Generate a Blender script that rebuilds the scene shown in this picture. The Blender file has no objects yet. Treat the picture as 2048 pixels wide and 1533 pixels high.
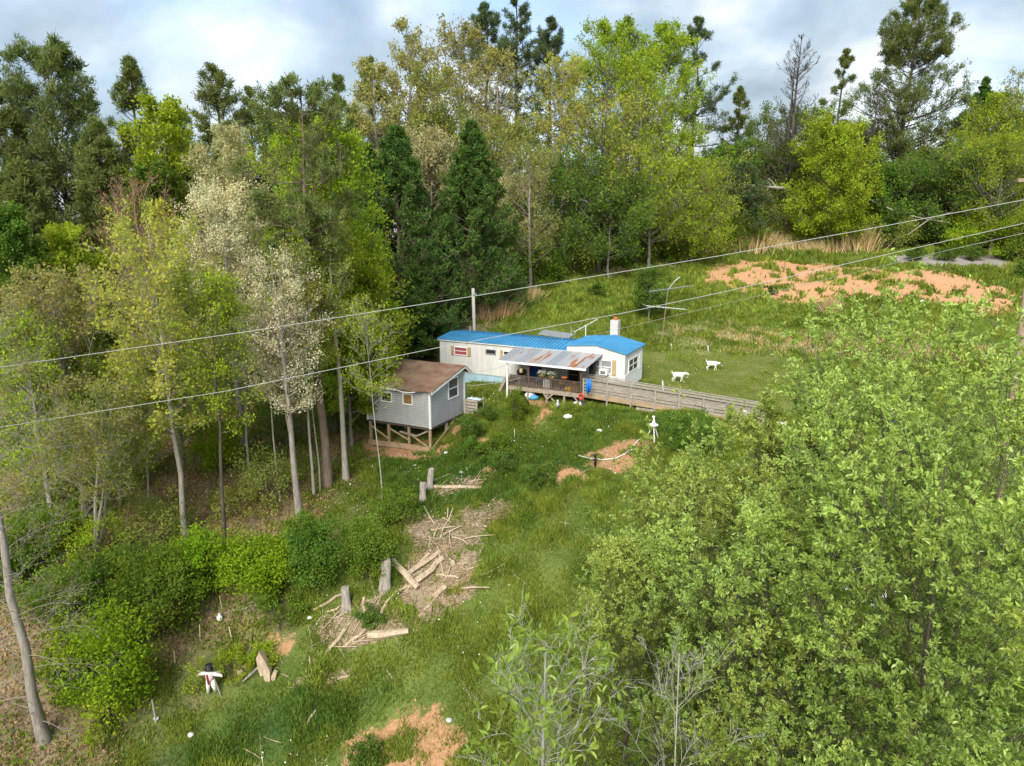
import bpy, math, random
import numpy as np
from mathutils import Vector, Matrix

R = math.radians
SC = bpy.context.scene
COL = SC.collection
rng = np.random.default_rng(7)
random.seed(7)

# ------------------------------------------------------------------ camera, sky, sun, exposure
PITCH = R(13.2); FOC = 1400.0; CAMZ = 13.0
cam_d = bpy.data.cameras.new('camera'); cam = bpy.data.objects.new('camera', cam_d)
COL.objects.link(cam); SC.camera = cam
cam.location = (0, 0, CAMZ); cam.rotation_euler = (math.pi / 2 - PITCH, 0, 0)
cam_d.sensor_width = 36; cam_d.lens = 36 * FOC / 2048; cam_d.clip_start = .1; cam_d.clip_end = 5000

SUN_EL, SUN_AZ = R(42), R(196)       # azimuth clockwise from +Y (north); behind the camera, to the left
sun_d = bpy.data.lights.new('sun', 'SUN'); sun_d.energy = 2.9; sun_d.angle = R(34); sun_d.color = (1, .95, .87)
sun = bpy.data.objects.new('sun', sun_d); COL.objects.link(sun)
sv = Vector((math.sin(SUN_AZ) * math.cos(SUN_EL), math.cos(SUN_AZ) * math.cos(SUN_EL), math.sin(SUN_EL)))
sun.rotation_euler = sv.to_track_quat('Z', 'Y').to_euler()

W = bpy.data.worlds.new('World'); SC.world = W; W.use_nodes = True
nt = W.node_tree; nt.nodes.clear()
def wn(t, **k):
    n = nt.nodes.new(t)
    for a, b in k.items(): setattr(n, a, b)
    return n
out = wn('ShaderNodeOutputWorld'); bg = wn('ShaderNodeBackground'); bg.inputs[1].default_value = .15
sky = wn('ShaderNodeTexSky', sky_type='NISHITA', sun_disc=False, sun_elevation=SUN_EL, sun_rotation=SUN_AZ)
sky.dust_density = 1.5; sky.ozone_density = 1.5; sky.altitude = 300
tc = wn('ShaderNodeTexCoord'); sep = wn('ShaderNodeSeparateXYZ'); nt.links.new(tc.outputs['Generated'], sep.inputs[0])
# cloud layer: direction projected on a plane overhead
zz = wn('ShaderNodeMath', operation='ADD'); nt.links.new(sep.outputs[2], zz.inputs[0]); zz.inputs[1].default_value = .5
zm = wn('ShaderNodeMath', operation='MAXIMUM'); nt.links.new(zz.outputs[0], zm.inputs[0]); zm.inputs[1].default_value = .06
dx = wn('ShaderNodeMath', operation='DIVIDE'); nt.links.new(sep.outputs[0], dx.inputs[0]); nt.links.new(zm.outputs[0], dx.inputs[1])
dy = wn('ShaderNodeMath', operation='DIVIDE'); nt.links.new(sep.outputs[1], dy.inputs[0]); nt.links.new(zm.outputs[0], dy.inputs[1])
cb = wn('ShaderNodeCombineXYZ'); nt.links.new(dx.outputs[0], cb.inputs[0]); nt.links.new(dy.outputs[0], cb.inputs[1]); cb.inputs[2].default_value = 3.7
def wnoise(scale, detail, rough, off):
    mp = wn('ShaderNodeMapping'); mp.inputs['Location'].default_value = off; nt.links.new(cb.outputs[0], mp.inputs[0])
    n = wn('ShaderNodeTexNoise'); n.inputs['Scale'].default_value = scale; n.inputs['Detail'].default_value = detail
    n.inputs['Roughness'].default_value = rough; n.inputs['Distortion'].default_value = .25
    nt.links.new(mp.outputs[0], n.inputs[0]); return n
def wramp(src, stops):
    r = wn('ShaderNodeValToRGB'); nt.links.new(src, r.inputs[0]); e = r.color_ramp.elements
    e[0].position, e[0].color = stops[0][0], (*stops[0][1], 1)
    e[1].position, e[1].color = stops[-1][0], (*stops[-1][1], 1)
    for p, c in stops[1:-1]:
        x = e.new(p); x.color = (*c, 1)
    return r
def g3(v): return (v, v, v)
n1 = wnoise(1.6, 8, .5, (2.3, 1.1, 0)); n2 = wnoise(3.2, 8, .52, (7.1, 4.4, 2))
cover = wramp(n1.outputs[0], [(.34, g3(.1)), (.48, g3(.8)), (.62, g3(1))])
shade = wramp(n2.outputs[0], [(.32, (1.15, 1.55, 1.9)), (.48, (2.0, 2.4, 2.75)), (.66, (3.9, 4.05, 4.15))])
mix = wn('ShaderNodeMix', data_type='RGBA'); nt.links.new(cover.outputs[0], mix.inputs[0])
nt.links.new(sky.outputs[0], mix.inputs[6]); nt.links.new(shade.outputs[0], mix.inputs[7])
nt.links.new(mix.outputs[2], bg.inputs[0]); nt.links.new(bg.outputs[0], out.inputs[0])

vs = SC.view_settings; vs.view_transform = 'Standard'; vs.look = 'None'; vs.gamma = 1; vs.exposure = 1.02
SC.cycles.max_bounces = 6; SC.cycles.diffuse_bounces = 4; SC.cycles.transmission_bounces = 3; SC.cycles.transparent_max_bounces = 4
SC.cycles.use_adaptive_sampling = True

# ------------------------------------------------------------------ picture <-> place helpers
_s, _c = math.sin(PITCH), math.cos(PITCH)
def ray(px, py):
    u = (px - 1024) / FOC; v = (py - 766.5) / FOC
    return np.array([u, _c - v * _s, -(_s + v * _c)])
def at(px, py, Y):
    d = ray(px, py); return np.array([0, 0, CAMZ]) + d * Y / d[1]

# ground control points: world (x,y,z), or pixel + distance
CP = []
for px, py, Y in [(1355,765,48.5),(1425,742,52),(1100,803,45.2),(1150,850,41.5),(1300,860,41),(1050,950,37),(1000,1100,31.5),
    (900,1200,29),(850,1300,27),(700,1400,25.5),(425,1392,26),(700,1533,23.3),(100,1500,23),(200,1100,31),(150,900,40),(400,1000,35),
    (1330,1480,21),(1600,1000,32),(1600,850,42),(1900,950,33),(1350,640,60),(1450,700,55),(1500,620,65),(1500,530,78),(1950,620,62),
    (1950,530,74),(1900,480,92),(1200,520,80),(1050,600,66),(960,680,57),(1500,470,95),(1250,1000,33),(640,1080,32),(1400,830,43.3)]:
    CP.append(at(px, py, Y))
CP += [(-4.95,40.2,-.75),(-9,42.3,-.9),(-3.1,43.8,.6),(-1.8,43,.75),(-7.2,45.8,.3),(-5.5,52.3,.85),(0,48,1.15),(7.5,45.8,1.2),(9.3,49.3,1.4),
    (3,43.2,.95),(4.6,44.2,1.05),(8,43.8,.95),(10.4,43.4,.72),(13.5,43,.35),(17,42.5,.3),(3,52,1.7),(-30,45,0),(-30,60,2),(-50,80,5),(-20,75,5),(0,100,11),(40,110,12),(-40,110,8),
    (60,60,4),(45,40,0),(30,20,-3),(20,8,-5),(0,8,-11),(-20,8,-10),(-40,25,-6),(0,150,10),(60,150,10),(-60,150,5),(70,90,8),(-60,45,-2),(8,12,-8)]
CP = np.array([tuple(map(float, p)) for p in CP])
def _U(r2): return np.where(r2 > 0, .5 * r2 * np.log(np.maximum(r2, 1e-9)), 0)
def _fit():
    P = CP[:, :2] / 50; n = len(P); K = _U(((P[:, None] - P[None]) ** 2).sum(-1)) + np.eye(n) * 2e-4
    Q = np.hstack([np.ones((n, 1)), P]); A = np.block([[K, Q], [Q.T, np.zeros((3, 3))]])
    return np.linalg.solve(A, np.concatenate([CP[:, 2], np.zeros(3)]))
_w = _fit()
def _h(v):
    v = np.asarray(v, np.int64); v = (v ^ (v >> 13)) * 1274126177 & 0x7fffffff
    return ((v ^ (v >> 16)) & 0xffff) / 65535.
def vnoise(x, y, s, seed=0):
    x = np.asarray(x, float) / s + 1000 + seed * 17.3; y = np.asarray(y, float) / s + 1000 + seed * 9.1
    i, j = np.floor(x).astype(np.int64), np.floor(y).astype(np.int64); fx, fy = x - i, y - j
    fx = fx * fx * (3 - 2 * fx); fy = fy * fy * (3 - 2 * fy)
    f = lambda a, b: _h((a * 374761393 + b * 668265263 + seed * 7919) & 0x7fffffff)
    return (f(i, j) * (1 - fx) + f(i + 1, j) * fx) * (1 - fy) + (f(i, j + 1) * (1 - fx) + f(i + 1, j + 1) * fx) * fy
def gz(x, y, rough=True):
    x = np.atleast_1d(np.asarray(x, float)); y = np.atleast_1d(np.asarray(y, float))
    xc = np.clip(x, -65, 75); yc = np.clip(y, 3, 150)
    out = np.empty(x.size); P = CP[:, :2] / 50
    X = np.stack([xc.ravel(), yc.ravel()], 1) / 50
    for k in range(0, len(X), 20000):
        q = X[k:k + 20000]; K = _U(((q[:, None] - P[None]) ** 2).sum(-1))
        out[k:k + 20000] = K @ _w[:-3] + _w[-3] + q @ _w[-2:]
    z = out.reshape(x.shape)
    if rough:
        z = z + (vnoise(x, y, 3.1, 1) - .5) * .28 + (vnoise(x, y, 1.1, 2) - .5) * .14
        z = z + 1.0 * np.exp(-(((x + 3.9) / 1.6) ** 2 + ((y - 24.0) / 1.2) ** 2)) * 0
    return z
def G1(x, y): return float(gz(x, y)[0])
def ghit(px, py):
    d = ray(px, py); t = 8 / d[1]; C = np.array([0, 0, CAMZ]); ts = np.linspace(8, 130, 1200) / d[1]
    P = C + ts[:, None] * d; below = P[:, 2] < gz(P[:, 0], P[:, 1])
    k = int(np.argmax(below)) if below.any() else len(ts) - 1
    k = max(k, 1); f0 = P[k - 1, 2] - G1(*P[k - 1, :2]); f1 = G1(*P[k, :2]) - P[k, 2]
    t = f0 / max(f0 + f1, 1e-6); q = P[k - 1] * (1 - t) + P[k] * t
    return np.array([q[0], q[1], G1(q[0], q[1])])

# ------------------------------------------------------------------ materials
MATS = {}
def mat(name, build):
    if name in MATS: return MATS[name]
    m = bpy.data.materials.new(name); m.use_nodes = True; m.node_tree.nodes.clear()
    build(NB(m.node_tree)); MATS[name] = m; return m
class NB:
    def __init__(s, t): s.t = t
    def n(s, typ, ins=None, **k):
        x = s.t.nodes.new(typ)
        for a, b in k.items(): setattr(x, a, b)
        for a, b in (ins or {}).items():
            if isinstance(b, bpy.types.NodeSocket): s.t.links.new(b, x.inputs[a])
            else: x.inputs[a].default_value = b
        return x
    def obj(s): return s.n('ShaderNodeTexCoord').outputs['Object']
    def noise(s, scale, detail=4, rough=.55, vec=None, dist=0):
        return s.n('ShaderNodeTexNoise', {'Vector': vec or s.obj(), 'Scale': scale, 'Detail': detail, 'Roughness': rough, 'Distortion': dist}).outputs[0]
    def scaled(s, sc, vec=None): return s.n('ShaderNodeMapping', {'Vector': vec or s.obj(), 'Scale': sc}).outputs[0]
    def ramp(s, f, stops):
        r = s.n('ShaderNodeValToRGB', {0: f}); e = r.color_ramp.elements
        st = [(p, (c if isinstance(c, tuple) else (c,) * 3)) for p, c in stops]
        e[0].position, e[0].color = st[0][0], (*st[0][1], 1); e[1].position, e[1].color = st[-1][0], (*st[-1][1], 1)
        for p, c in st[1:-1]: e.new(p).color = (*c, 1)
        return r.outputs[0]
    def mix(s, f, a, b, mode='MIX'):
        x = s.n('ShaderNodeMix', data_type='RGBA', blend_type=mode)
        for i, v in ((0, f), (6, a), (7, b)):
            if isinstance(v, bpy.types.NodeSocket): s.t.links.new(v, x.inputs[i])
            else: x.inputs[i].default_value = v if i == 0 else (*v, 1)
        return x.outputs[2]
    def math(s, op, a, b=0.):
        x = s.n('ShaderNodeMath', operation=op)
        for i, v in ((0, a), (1, b)):
            if isinstance(v, bpy.types.NodeSocket): s.t.links.new(v, x.inputs[i])
            else: x.inputs[i].default_value = v
        return x.outputs[0]
    def attr(s, nm): return s.n('ShaderNodeAttribute', attribute_name=nm).outputs['Fac']
    def out(s, col, rough=.8, bump=None, bs=.3, bd=.02, metal=0, spec=.3):
        i = {'Roughness': rough, 'Metallic': metal, 'Specular IOR Level': spec}
        i['Base Color'] = col if isinstance(col, bpy.types.NodeSocket) else (*col, 1)
        if bump is not None: i['Normal'] = s.n('ShaderNodeBump', {'Height': bump, 'Strength': bs, 'Distance': bd}).outputs[0]
        p = s.n('ShaderNodeBsdfPrincipled', i); s.n('ShaderNodeOutputMaterial', {0: p.outputs[0]})

def plain(name, col, rough=.7, var=.25, scale=6, metal=0, spec=.3):
    def b(n):
        c = n.mix(n.ramp(n.noise(scale, 5, .65), [(.3, 0.), (.7, 1.)]), tuple(v * (1 - var) for v in col), tuple(min(1, v * (1 + var * .6)) for v in col))
        n.out(c, rough, n.noise(scale * 6), .2, .01, metal, spec)
    return mat(name, b)
def leafmat(name, a, b, trans=.35, spec=False, gain=1.45):
    a, b = [tuple(min(.82, v * gain) for v in c) for c in (a, b)]
    def bb(n):
        ti = n.attr('tint'); oi = n.n('ShaderNodeObjectInfo').outputs['Random']
        nz = n.noise(.55, 3, .6); col = n.mix(ti, a, b)
        col = n.mix(n.ramp(nz, [(.38, 0.), (.64, 1.)]), col, n.mix(1., col, (1.10, .96, .85), 'MULTIPLY'))
        col = n.mix(n.ramp(n.noise(1.7, 2, .5), [(.4, .4), (.6, 0.)]), col, n.mix(1., col, (.70, .80, .74), 'MULTIPLY'))
        hsv = n.n('ShaderNodeHueSaturation', {'Hue': n.math('ADD', .49, n.math('MULTIPLY', oi, .02)), 'Saturation': 1., 'Value': n.math('ADD', .9, n.math('MULTIPLY', oi, .2)), 'Color': col}).outputs[0]
        d = n.n('ShaderNodeBsdfDiffuse', {'Color': hsv}); tl = n.n('ShaderNodeBsdfTranslucent', {'Color': n.mix(.35, hsv, (b[0] * 1.3, b[1] * 1.3, b[2] * .6))})
        mx = n.n('ShaderNodeMixShader', {0: trans * 1.1, 1: d.outputs[0], 2: tl.outputs[0]}).outputs[0]
        if spec and 1:
            gl = n.n('ShaderNodeBsdfGlossy', {'Roughness': .45, 'Color': (1, 1, 1, 1)}); mx = n.n('ShaderNodeMixShader', {0: .03, 1: mx, 2: gl.outputs[0]}).outputs[0]
        n.n('ShaderNodeOutputMaterial', {0: mx})
    return mat(name, bb)
def barkmat(name, a, b):
    def bb(n):
        f = n.noise(3, 6, .7, n.scaled((2.5, 2.5, .7)), .4)
        n.out(n.mix(n.ramp(f, [(.3, 0.), (.7, 1.)]), a, b), .9, f, .5, .03)
    return mat(name, bb)

# ------------------------------------------------------------------ mesh helpers
def raw_mesh(name, V, F, nper, material, smooth=False, tint=None, attrs=None):
    me = bpy.data.meshes.new(name); V = np.asarray(V, np.float32); F = np.asarray(F, np.int32)
    me.vertices.add(len(V)); me.vertices.foreach_set('co', V.ravel())
    nf = len(F); me.loops.add(nf * nper); me.loops.foreach_set('vertex_index', F.ravel())
    me.polygons.add(nf); me.polygons.foreach_set('loop_start', np.arange(0, nf * nper, nper, dtype=np.int32))
    me.polygons.foreach_set('use_smooth', np.full(nf, smooth)); me.update(calc_edges=True)
    if tint is not None:
        a = me.attributes.new('tint', 'FLOAT', 'FACE'); a.data.foreach_set('value', np.asarray(tint, np.float32))
    for k, v in (attrs or {}).items():
        a = me.attributes.new(k, 'FLOAT', 'POINT'); a.data.foreach_set('value', np.asarray(v, np.float32))
    if material: me.materials.append(material)
    return me
def link(name, me, parent=None, loc=(0, 0, 0)):
    o = bpy.data.objects.new(name, me); COL.objects.link(o); o.location = loc; o.parent = parent; return o
def thing(name, label, cat, loc=(0, 0, 0), rz=0, group=None, mesh=None):
    o = bpy.data.objects.new(name, mesh); COL.objects.link(o); o.location = tuple(float(v) for v in loc); o.rotation_euler = (0, 0, rz)
    o['label'] = label; o['category'] = cat
    if group: o['group'] = group
    return o
class MB:
    def __init__(s): s.v = []; s.f = []
    def add(s, V, F):
        n = len(s.v); s.v += [tuple(map(float, p)) for p in V]; s.f += [tuple(int(i) + n for i in f) for f in F]; return s
    def hexa(s, P): return s.add(P, [(0, 3, 2, 1), (4, 5, 6, 7), (0, 1, 5, 4), (1, 2, 6, 5), (2, 3, 7, 6), (3, 0, 4, 7)])
    def box(s, a, b):
        (x0, y0, z0), (x1, y1, z1) = a, b
        return s.hexa([(x0, y0, z0), (x1, y0, z0), (x1, y1, z0), (x0, y1, z0), (x0, y0, z1), (x1, y0, z1), (x1, y1, z1), (x0, y1, z1)])
    def bar(s, p, q, w, h, up=(0, 0, 1)):
        p, q = Vector(p), Vector(q); d = (q - p).normalized(); u = Vector(up)
        if abs(d.dot(u)) > .98: u = Vector((0, 1, 0))
        r = d.cross(u).normalized(); u = r.cross(d)
        c = [(-1, -1), (1, -1), (1, 1), (-1, 1)]
        P = [e + r * a * w / 2 + u * b * h / 2 for e in (p, q) for a, b in c]
        return s.add(P, [(0, 1, 2, 3), (7, 6, 5, 4), (0, 4, 5, 1), (1, 5, 6, 2), (2, 6, 7, 3), (3, 7, 4, 0)])
    def tube(s, pts, rad, n=6, cap=True):
        pts = [Vector(p) for p in pts]; rad = rad if hasattr(rad, '__len__') else [rad] * len(pts); V = []; F = []
        for i, p in enumerate(pts):
            d = (pts[min(i + 1, len(pts) - 1)] - pts[max(i - 1, 0)]).normalized()
            u = Vector((0, 0, 1)) if abs(d.z) < .9 else Vector((1, 0, 0)); a = d.cross(u).normalized(); b = d.cross(a)
            for k in range(n): t = 2 * math.pi * k / n; V.append(p + (a * math.cos(t) + b * math.sin(t)) * rad[i])
        for i in range(len(pts) - 1):
            for k in range(n): k2 = (k + 1) % n; F.append((i * n + k, i * n + k2, (i + 1) * n + k2, (i + 1) * n + k))
        if cap: F.append(tuple(range(n))[::-1]); F.append(tuple((len(pts) - 1) * n + k for k in range(n)))
        return s.add(V, F)
    def lathe(s, c, prof, n=12):
        V = []; F = []; m = len(prof)
        for r, z in prof:
            for k in range(n): t = 2 * math.pi * k / n; V.append((c[0] + r * math.cos(t), c[1] + r * math.sin(t), c[2] + z))
        for i in range(m - 1):
            for k in range(n): k2 = (k + 1) % n; F.append((i * n + k, i * n + k2, (i + 1) * n + k2, (i + 1) * n + k))
        F.append(tuple(range(n))[::-1]); F.append(tuple((m - 1) * n + k for k in range(n)))
        return s.add(V, F)
    def prism(s, poly, y0, y1, axis='y'):
        n = len(poly); mk = (lambda p, y: (p[0], y, p[1])) if axis == 'y' else (lambda p, y: (y, p[0], p[1]))
        if axis == 'z': mk = lambda p, y: (p[0], p[1], y)
        V = [mk(p, y0) for p in poly] + [mk(p, y1) for p in poly]
        F = [tuple(range(n)), tuple(range(2 * n - 1, n - 1, -1))] + [(i, i + n, (i + 1) % n + n, (i + 1) % n) for i in range(n)]
        return s.add(V, F)
    def mesh(s, name, m, smooth=False):
        me = bpy.data.meshes.new(name); me.from_pydata(s.v, [], s.f); me.materials.append(m)
        import bmesh
        b = bmesh.new(); b.from_mesh(me); bmesh.ops.recalc_face_normals(b, faces=b.faces); b.to_mesh(me); b.free()
        if smooth: me.polygons.foreach_set('use_smooth', np.full(len(me.polygons), True))
        return me
    def obj(s, name, m, parent=None, smooth=False, label=None):
        o = link(name, s.mesh(name, m, smooth), parent)
        if label: o['label'] = label
        return o
    def top(s, name, m, label, cat, group=None, smooth=False, loc=(0, 0, 0), rz=0):
        return thing(name, label, cat, loc, rz, group, s.mesh(name, m, smooth))

# vectorised branches: quadratic beziers (P0,C,P1,R0,R1)
def bez(P0, C, P1, t):
    t = t[..., None]; return P0 * (1 - t) ** 2 + C * 2 * t * (1 - t) + P1 * t ** 2
def nrm(v): return v / np.maximum(np.linalg.norm(v, axis=-1, keepdims=True), 1e-9)
def tubes(P0, C, P1, R0, R1, seg, sides):
    M = len(P0); t = np.linspace(0, 1, seg + 1)
    P = bez(P0[:, None], C[:, None], P1[:, None], np.broadcast_to(t, (M, seg + 1)))
    T = nrm(np.gradient(P, axis=1)); ref = np.where(np.abs(T[..., 2:3]) < .8, np.array([0, 0, 1.]), np.array([1., 0, 0]))
    A = nrm(np.cross(T, ref)); B = np.cross(T, A); r = (R0[:, None] * (1 - t) + R1[:, None] * t)[..., None, None]
    an = np.arange(sides) * 2 * math.pi / sides
    V = P[:, :, None] + r * (A[:, :, None] * np.cos(an)[:, None] + B[:, :, None] * np.sin(an)[:, None])
    idx = np.arange(M * (seg + 1) * sides).reshape(M, seg + 1, sides); a = idx[:, :-1]; b = idx[:, 1:]
    F = np.stack([a, np.roll(a, -1, 2), np.roll(b, -1, 2), b], -1).reshape(-1, 4)
    return V.reshape(-1, 3), F
def merge(parts):
    V = []; F = []; n = 0
    for v, f in parts: V.append(v); F.append(f + n); n += len(v)
    return np.concatenate(V), np.concatenate(F)
def rand_unit(rg, n): return nrm(rg.normal(size=(n, 3)))
def leafcloud(rg, P, D, size, aspect=.5, fold=False, upbias=.5, tint=None, blade=False):
    """leaf faces at P with long axis near D"""
    n = len(P); N = nrm(rand_unit(rg, n) + np.array([0, 0, upbias])); L = size * rg.uniform(.65, 1.3, n)[:, None]
    D = nrm(D); S = nrm(np.cross(D, N)); Wd = L * aspect * .5; N = np.cross(S, D)
    if tint is None: tint = rg.uniform(0, 1, n)
    if blade:
        V = np.stack([P - S * Wd, P + S * Wd, P + D * L], 1); return V.reshape(-1, 3), np.arange(n * 3).reshape(n, 3), 3, tint
    if fold:
        up = N * Wd * .55
        V = np.stack([P, P + D * L * .35 - S * Wd * .9 + up, P + D * L * .72 - S * Wd * .7 + up * .8, P + D * L - N * L * .08,
                      P + D * L * .72 + S * Wd * .7 + up * .8, P + D * L * .35 + S * Wd * .9 + up, P + D * L * .5], 1)
        b = np.arange(n)[:, None] * 7
        F = np.stack([b + np.array([0, 6, 2, 1]), b + np.array([6, 6, 3, 2])], 1)
        F = np.stack([b + np.array([0, 6, 2, 1]), b + np.array([0, 5, 4, 6])], 1).reshape(-1, 4)
        F = np.concatenate([F, (b + np.array([6, 4, 3, 2]))]); t = np.concatenate([np.repeat(tint, 2), tint])
        return V.reshape(-1, 3), F, 4, t
    V = np.stack([P - D * L * .1, P + D * L * .42 - S * Wd + N * Wd * .35, P + D * L * .95, P + D * L * .42 + S * Wd + N * Wd * .35], 1)
    return V.reshape(-1, 3), np.arange(n * 4).reshape(n, 4), 4, tint

ENV = {
 'oval': lambda t: np.sqrt(np.clip(1 - (2 * t - .85) ** 2 / 1.45, .02, 1)),
 'round': lambda t: np.sqrt(np.clip(1 - (2 * t - 1) ** 2, .05, 1)),
 'cone': lambda t: 1.4 * (1 - t) ** .88 + .02,
 'spire': lambda t: np.clip(1.25 * (1 - t) ** .8 * (.8 + .2 * np.sin(t * 23)) + .02, .03, 1.),
 'pine': lambda t: np.clip(1.2 * (1.0 - t) ** .6 * (.82 + .18 * np.sin(t * 17)) * (.7 + .6 * np.minimum(t, .5)), .04, 1.),
 'vase': lambda t: .45 + .55 * np.sqrt(np.clip(1 - (1.6 * t - .75) ** 2, 0, 1)) * (1 - .3 * t),
 'umb': lambda t: np.clip(.35 + t * 1.1, 0, 1) * np.sqrt(np.clip(1 - t ** 3, .05, 1)),
 'narrow': lambda t: np.sqrt(np.clip(1 - (2 * t - .7) ** 2 / 1.7, .05, 1)) * .9,
}
def make_tree(name, label, cat, base, H, Rad, lm, bm, env='oval', cb=.3, n1=34, n2=6, n3=5, nl=10, leaf=.2, aspect=.55, sig=.25,
              el=(.9, .3), curve=.25, trunk_r=None, lean=(0, 0), group=None, fold=False, blade=False, seed=0, upbias=.5, branch_w=1., bare=False,
              multi=1, gap=0., leafup=.3, twigr=.012, foliage='crown', wig=.25, rosette=0, tipgain=0., subl=.5, tipbias=0., stuck=1.0):
    rg = np.random.default_rng(seed + int(abs(base[0]) * 100) + int(base[1] * 37))
    Hc = H; trunk_r = trunk_r or H * .014
    parts = []; root = thing(name, label, cat, base, 0, group)
    TP = []; nt_ = 9
    for m in range(multi):
        a = rg.uniform(0, 6.28); off = (0 if multi == 1 else .16 * Rad + .04 * H)
        zs = np.linspace(0, 1, nt_); w = np.cumsum(rg.normal(size=(nt_, 2)) * H * .008 * wig * 4, 0); w -= w[0]
        x = lean[0] * zs + w[:, 0] + math.cos(a) * off * zs ** .7; y = lean[1] * zs + w[:, 1] + math.sin(a) * off * zs ** .7
        hm = H * (1 if m == 0 else rg.uniform(.8, .97)); pts = np.stack([x, y, zs * hm * .985 - .25 * (zs == 0)], 1); TP.append(pts)
        r = trunk_r * (1 if m == 0 else .8) * (1 - zs * .93) ** .85; r[0] *= 1.35
        t = MB().tube(pts, list(np.maximum(r, .012)), 8, False); f4 = [f for f in t.f if len(f) == 4]
        parts.append((np.array(t.v), np.array(f4)))
    def trunk_at(m, z):
        out = np.empty((len(z), 3))
        for k in range(multi):
            s_ = m == k
            for c in range(3): out[s_, c] = np.interp(z[s_], TP[k][:, 2] / Hc, TP[k][:, c])
        return out
    # primaries
    t = np.sort(rg.uniform(0, 1, n1) ** .9); az = np.arange(n1) * 2.399 + rg.normal(0, .35, n1); m = rg.integers(0, multi, n1)
    L = ENV[env](t) * Rad * rg.uniform(.72, 1.08, n1); L = np.maximum(L, .03 * Rad)
    ea = el[0] * t + el[1] * (1 - t) + rg.normal(0, .12, n1)
    d = np.stack([np.cos(az) * np.cos(ea), np.sin(az) * np.cos(ea), np.sin(ea)], 1)
    L = L / np.maximum(np.cos(ea), .45)
    z1 = cb + (1 - cb) * t; rise = np.clip(L * np.sin(ea) / Hc, 0, .3)
    z0 = np.clip(z1 - rise * .8, cb * .6, .99); P0 = trunk_at(m, z0); P1 = P0 + d * L[:, None]
    P1[:, 2] = np.minimum(P1[:, 2], Hc * 1.0)
    C = (P0 + P1) / 2 + np.array([0, 0, 1.]) * (-curve * L)[:, None] * .5 + rg.normal(size=(n1, 3)) * L[:, None] * .06
    r0 = np.clip(trunk_r * .34 * (1 - z0 * .75), .012, .3) * branch_w; r1 = r0 * .3
    parts.append(tubes(P0, C, P1, r0, r1, 4, 5))
    # secondaries
    k = np.repeat(np.arange(n1), n2); s_ = rg.uniform(.22, 1, len(k)); s_[::n2] = .97
    Q0 = bez(P0[k], C[k], P1[k], s_); tan = nrm(P1[k] - C[k]); out_ = nrm(tan + rand_unit(rg, len(k)) * .95 + np.array([0, 0, leafup]))
    L2 = L[k] * subl * (1.15 - .6 * s_) * rg.uniform(.6, 1.15, len(k)) + .02 * Rad; Q1 = Q0 + out_ * L2[:, None]
    Q1[:, 2] = np.maximum(Q1[:, 2], min(.15, H * .02))
    QC = (Q0 + Q1) / 2 + rg.normal(size=Q0.shape) * L2[:, None] * .1
    q0 = np.maximum(r0[k] * .38, twigr * 1.2); parts.append(tubes(Q0, QC, Q1, q0, q0 * .4, 3, 4))
    # twigs
    k3 = np.repeat(np.arange(len(k)), n3); s3 = rg.uniform(.2, 1, len(k3)); T0 = bez(Q0[k3], QC[k3], Q1[k3], s3)
    o3 = nrm(nrm(Q1 - Q0)[k3] * .8 + rand_unit(rg, len(k3)) + np.array([0, 0, leafup])); L3 = L2[k3] * .45 * rg.uniform(.5, 1.2, len(k3)) + .015 * Rad
    T1 = T0 + o3 * L3[:, None]; TC = (T0 + T1) / 2 + rg.normal(size=T0.shape) * L3[:, None] * .08
    parts.append(tubes(T0, TC, T1, np.full(len(k3), twigr), np.full(len(k3), twigr * .5), 2 if not bare else 3, 3))
    V, F = merge(parts); link('trunk', raw_mesh('trunk', V, F, 4, bm, True), root)
    if nl > 0:
        kl = np.repeat(np.arange(len(k3)), nl); keep = np.ones(len(kl), bool)
        if gap > 0:
            gk = rg.uniform(size=len(k)) > gap; keep &= gk[k3[kl]]
        kl = kl[keep]; u = rg.uniform(.1 + tipbias, 1.05, len(kl)); u = (np.floor(u * rosette) + .999) / rosette if rosette else u; P = bez(T0[kl], TC[kl], T1[kl], u) + rg.normal(size=(len(kl), 3)) * sig
        if stuck < 1: pass
        D = nrm(o3[kl] * .7 + rand_unit(rg, len(kl)) * .9 + np.array([0, 0, .15]))
        br = rg.uniform(0, 1, len(k)) * .45; tint = np.clip(br[k3[kl]] + rg.uniform(0, .55, len(kl)) + tipgain * (np.clip(P[:, 2] / Hc, 0, 1) ** 4 - .35), 0, 1)
        V, F, n_, ti = leafcloud(rg, P, D, leaf, aspect, fold, upbias, tint, blade)
        link(foliage, raw_mesh(foliage, V, F, n_, lm, False, ti), root)
    return root
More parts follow.
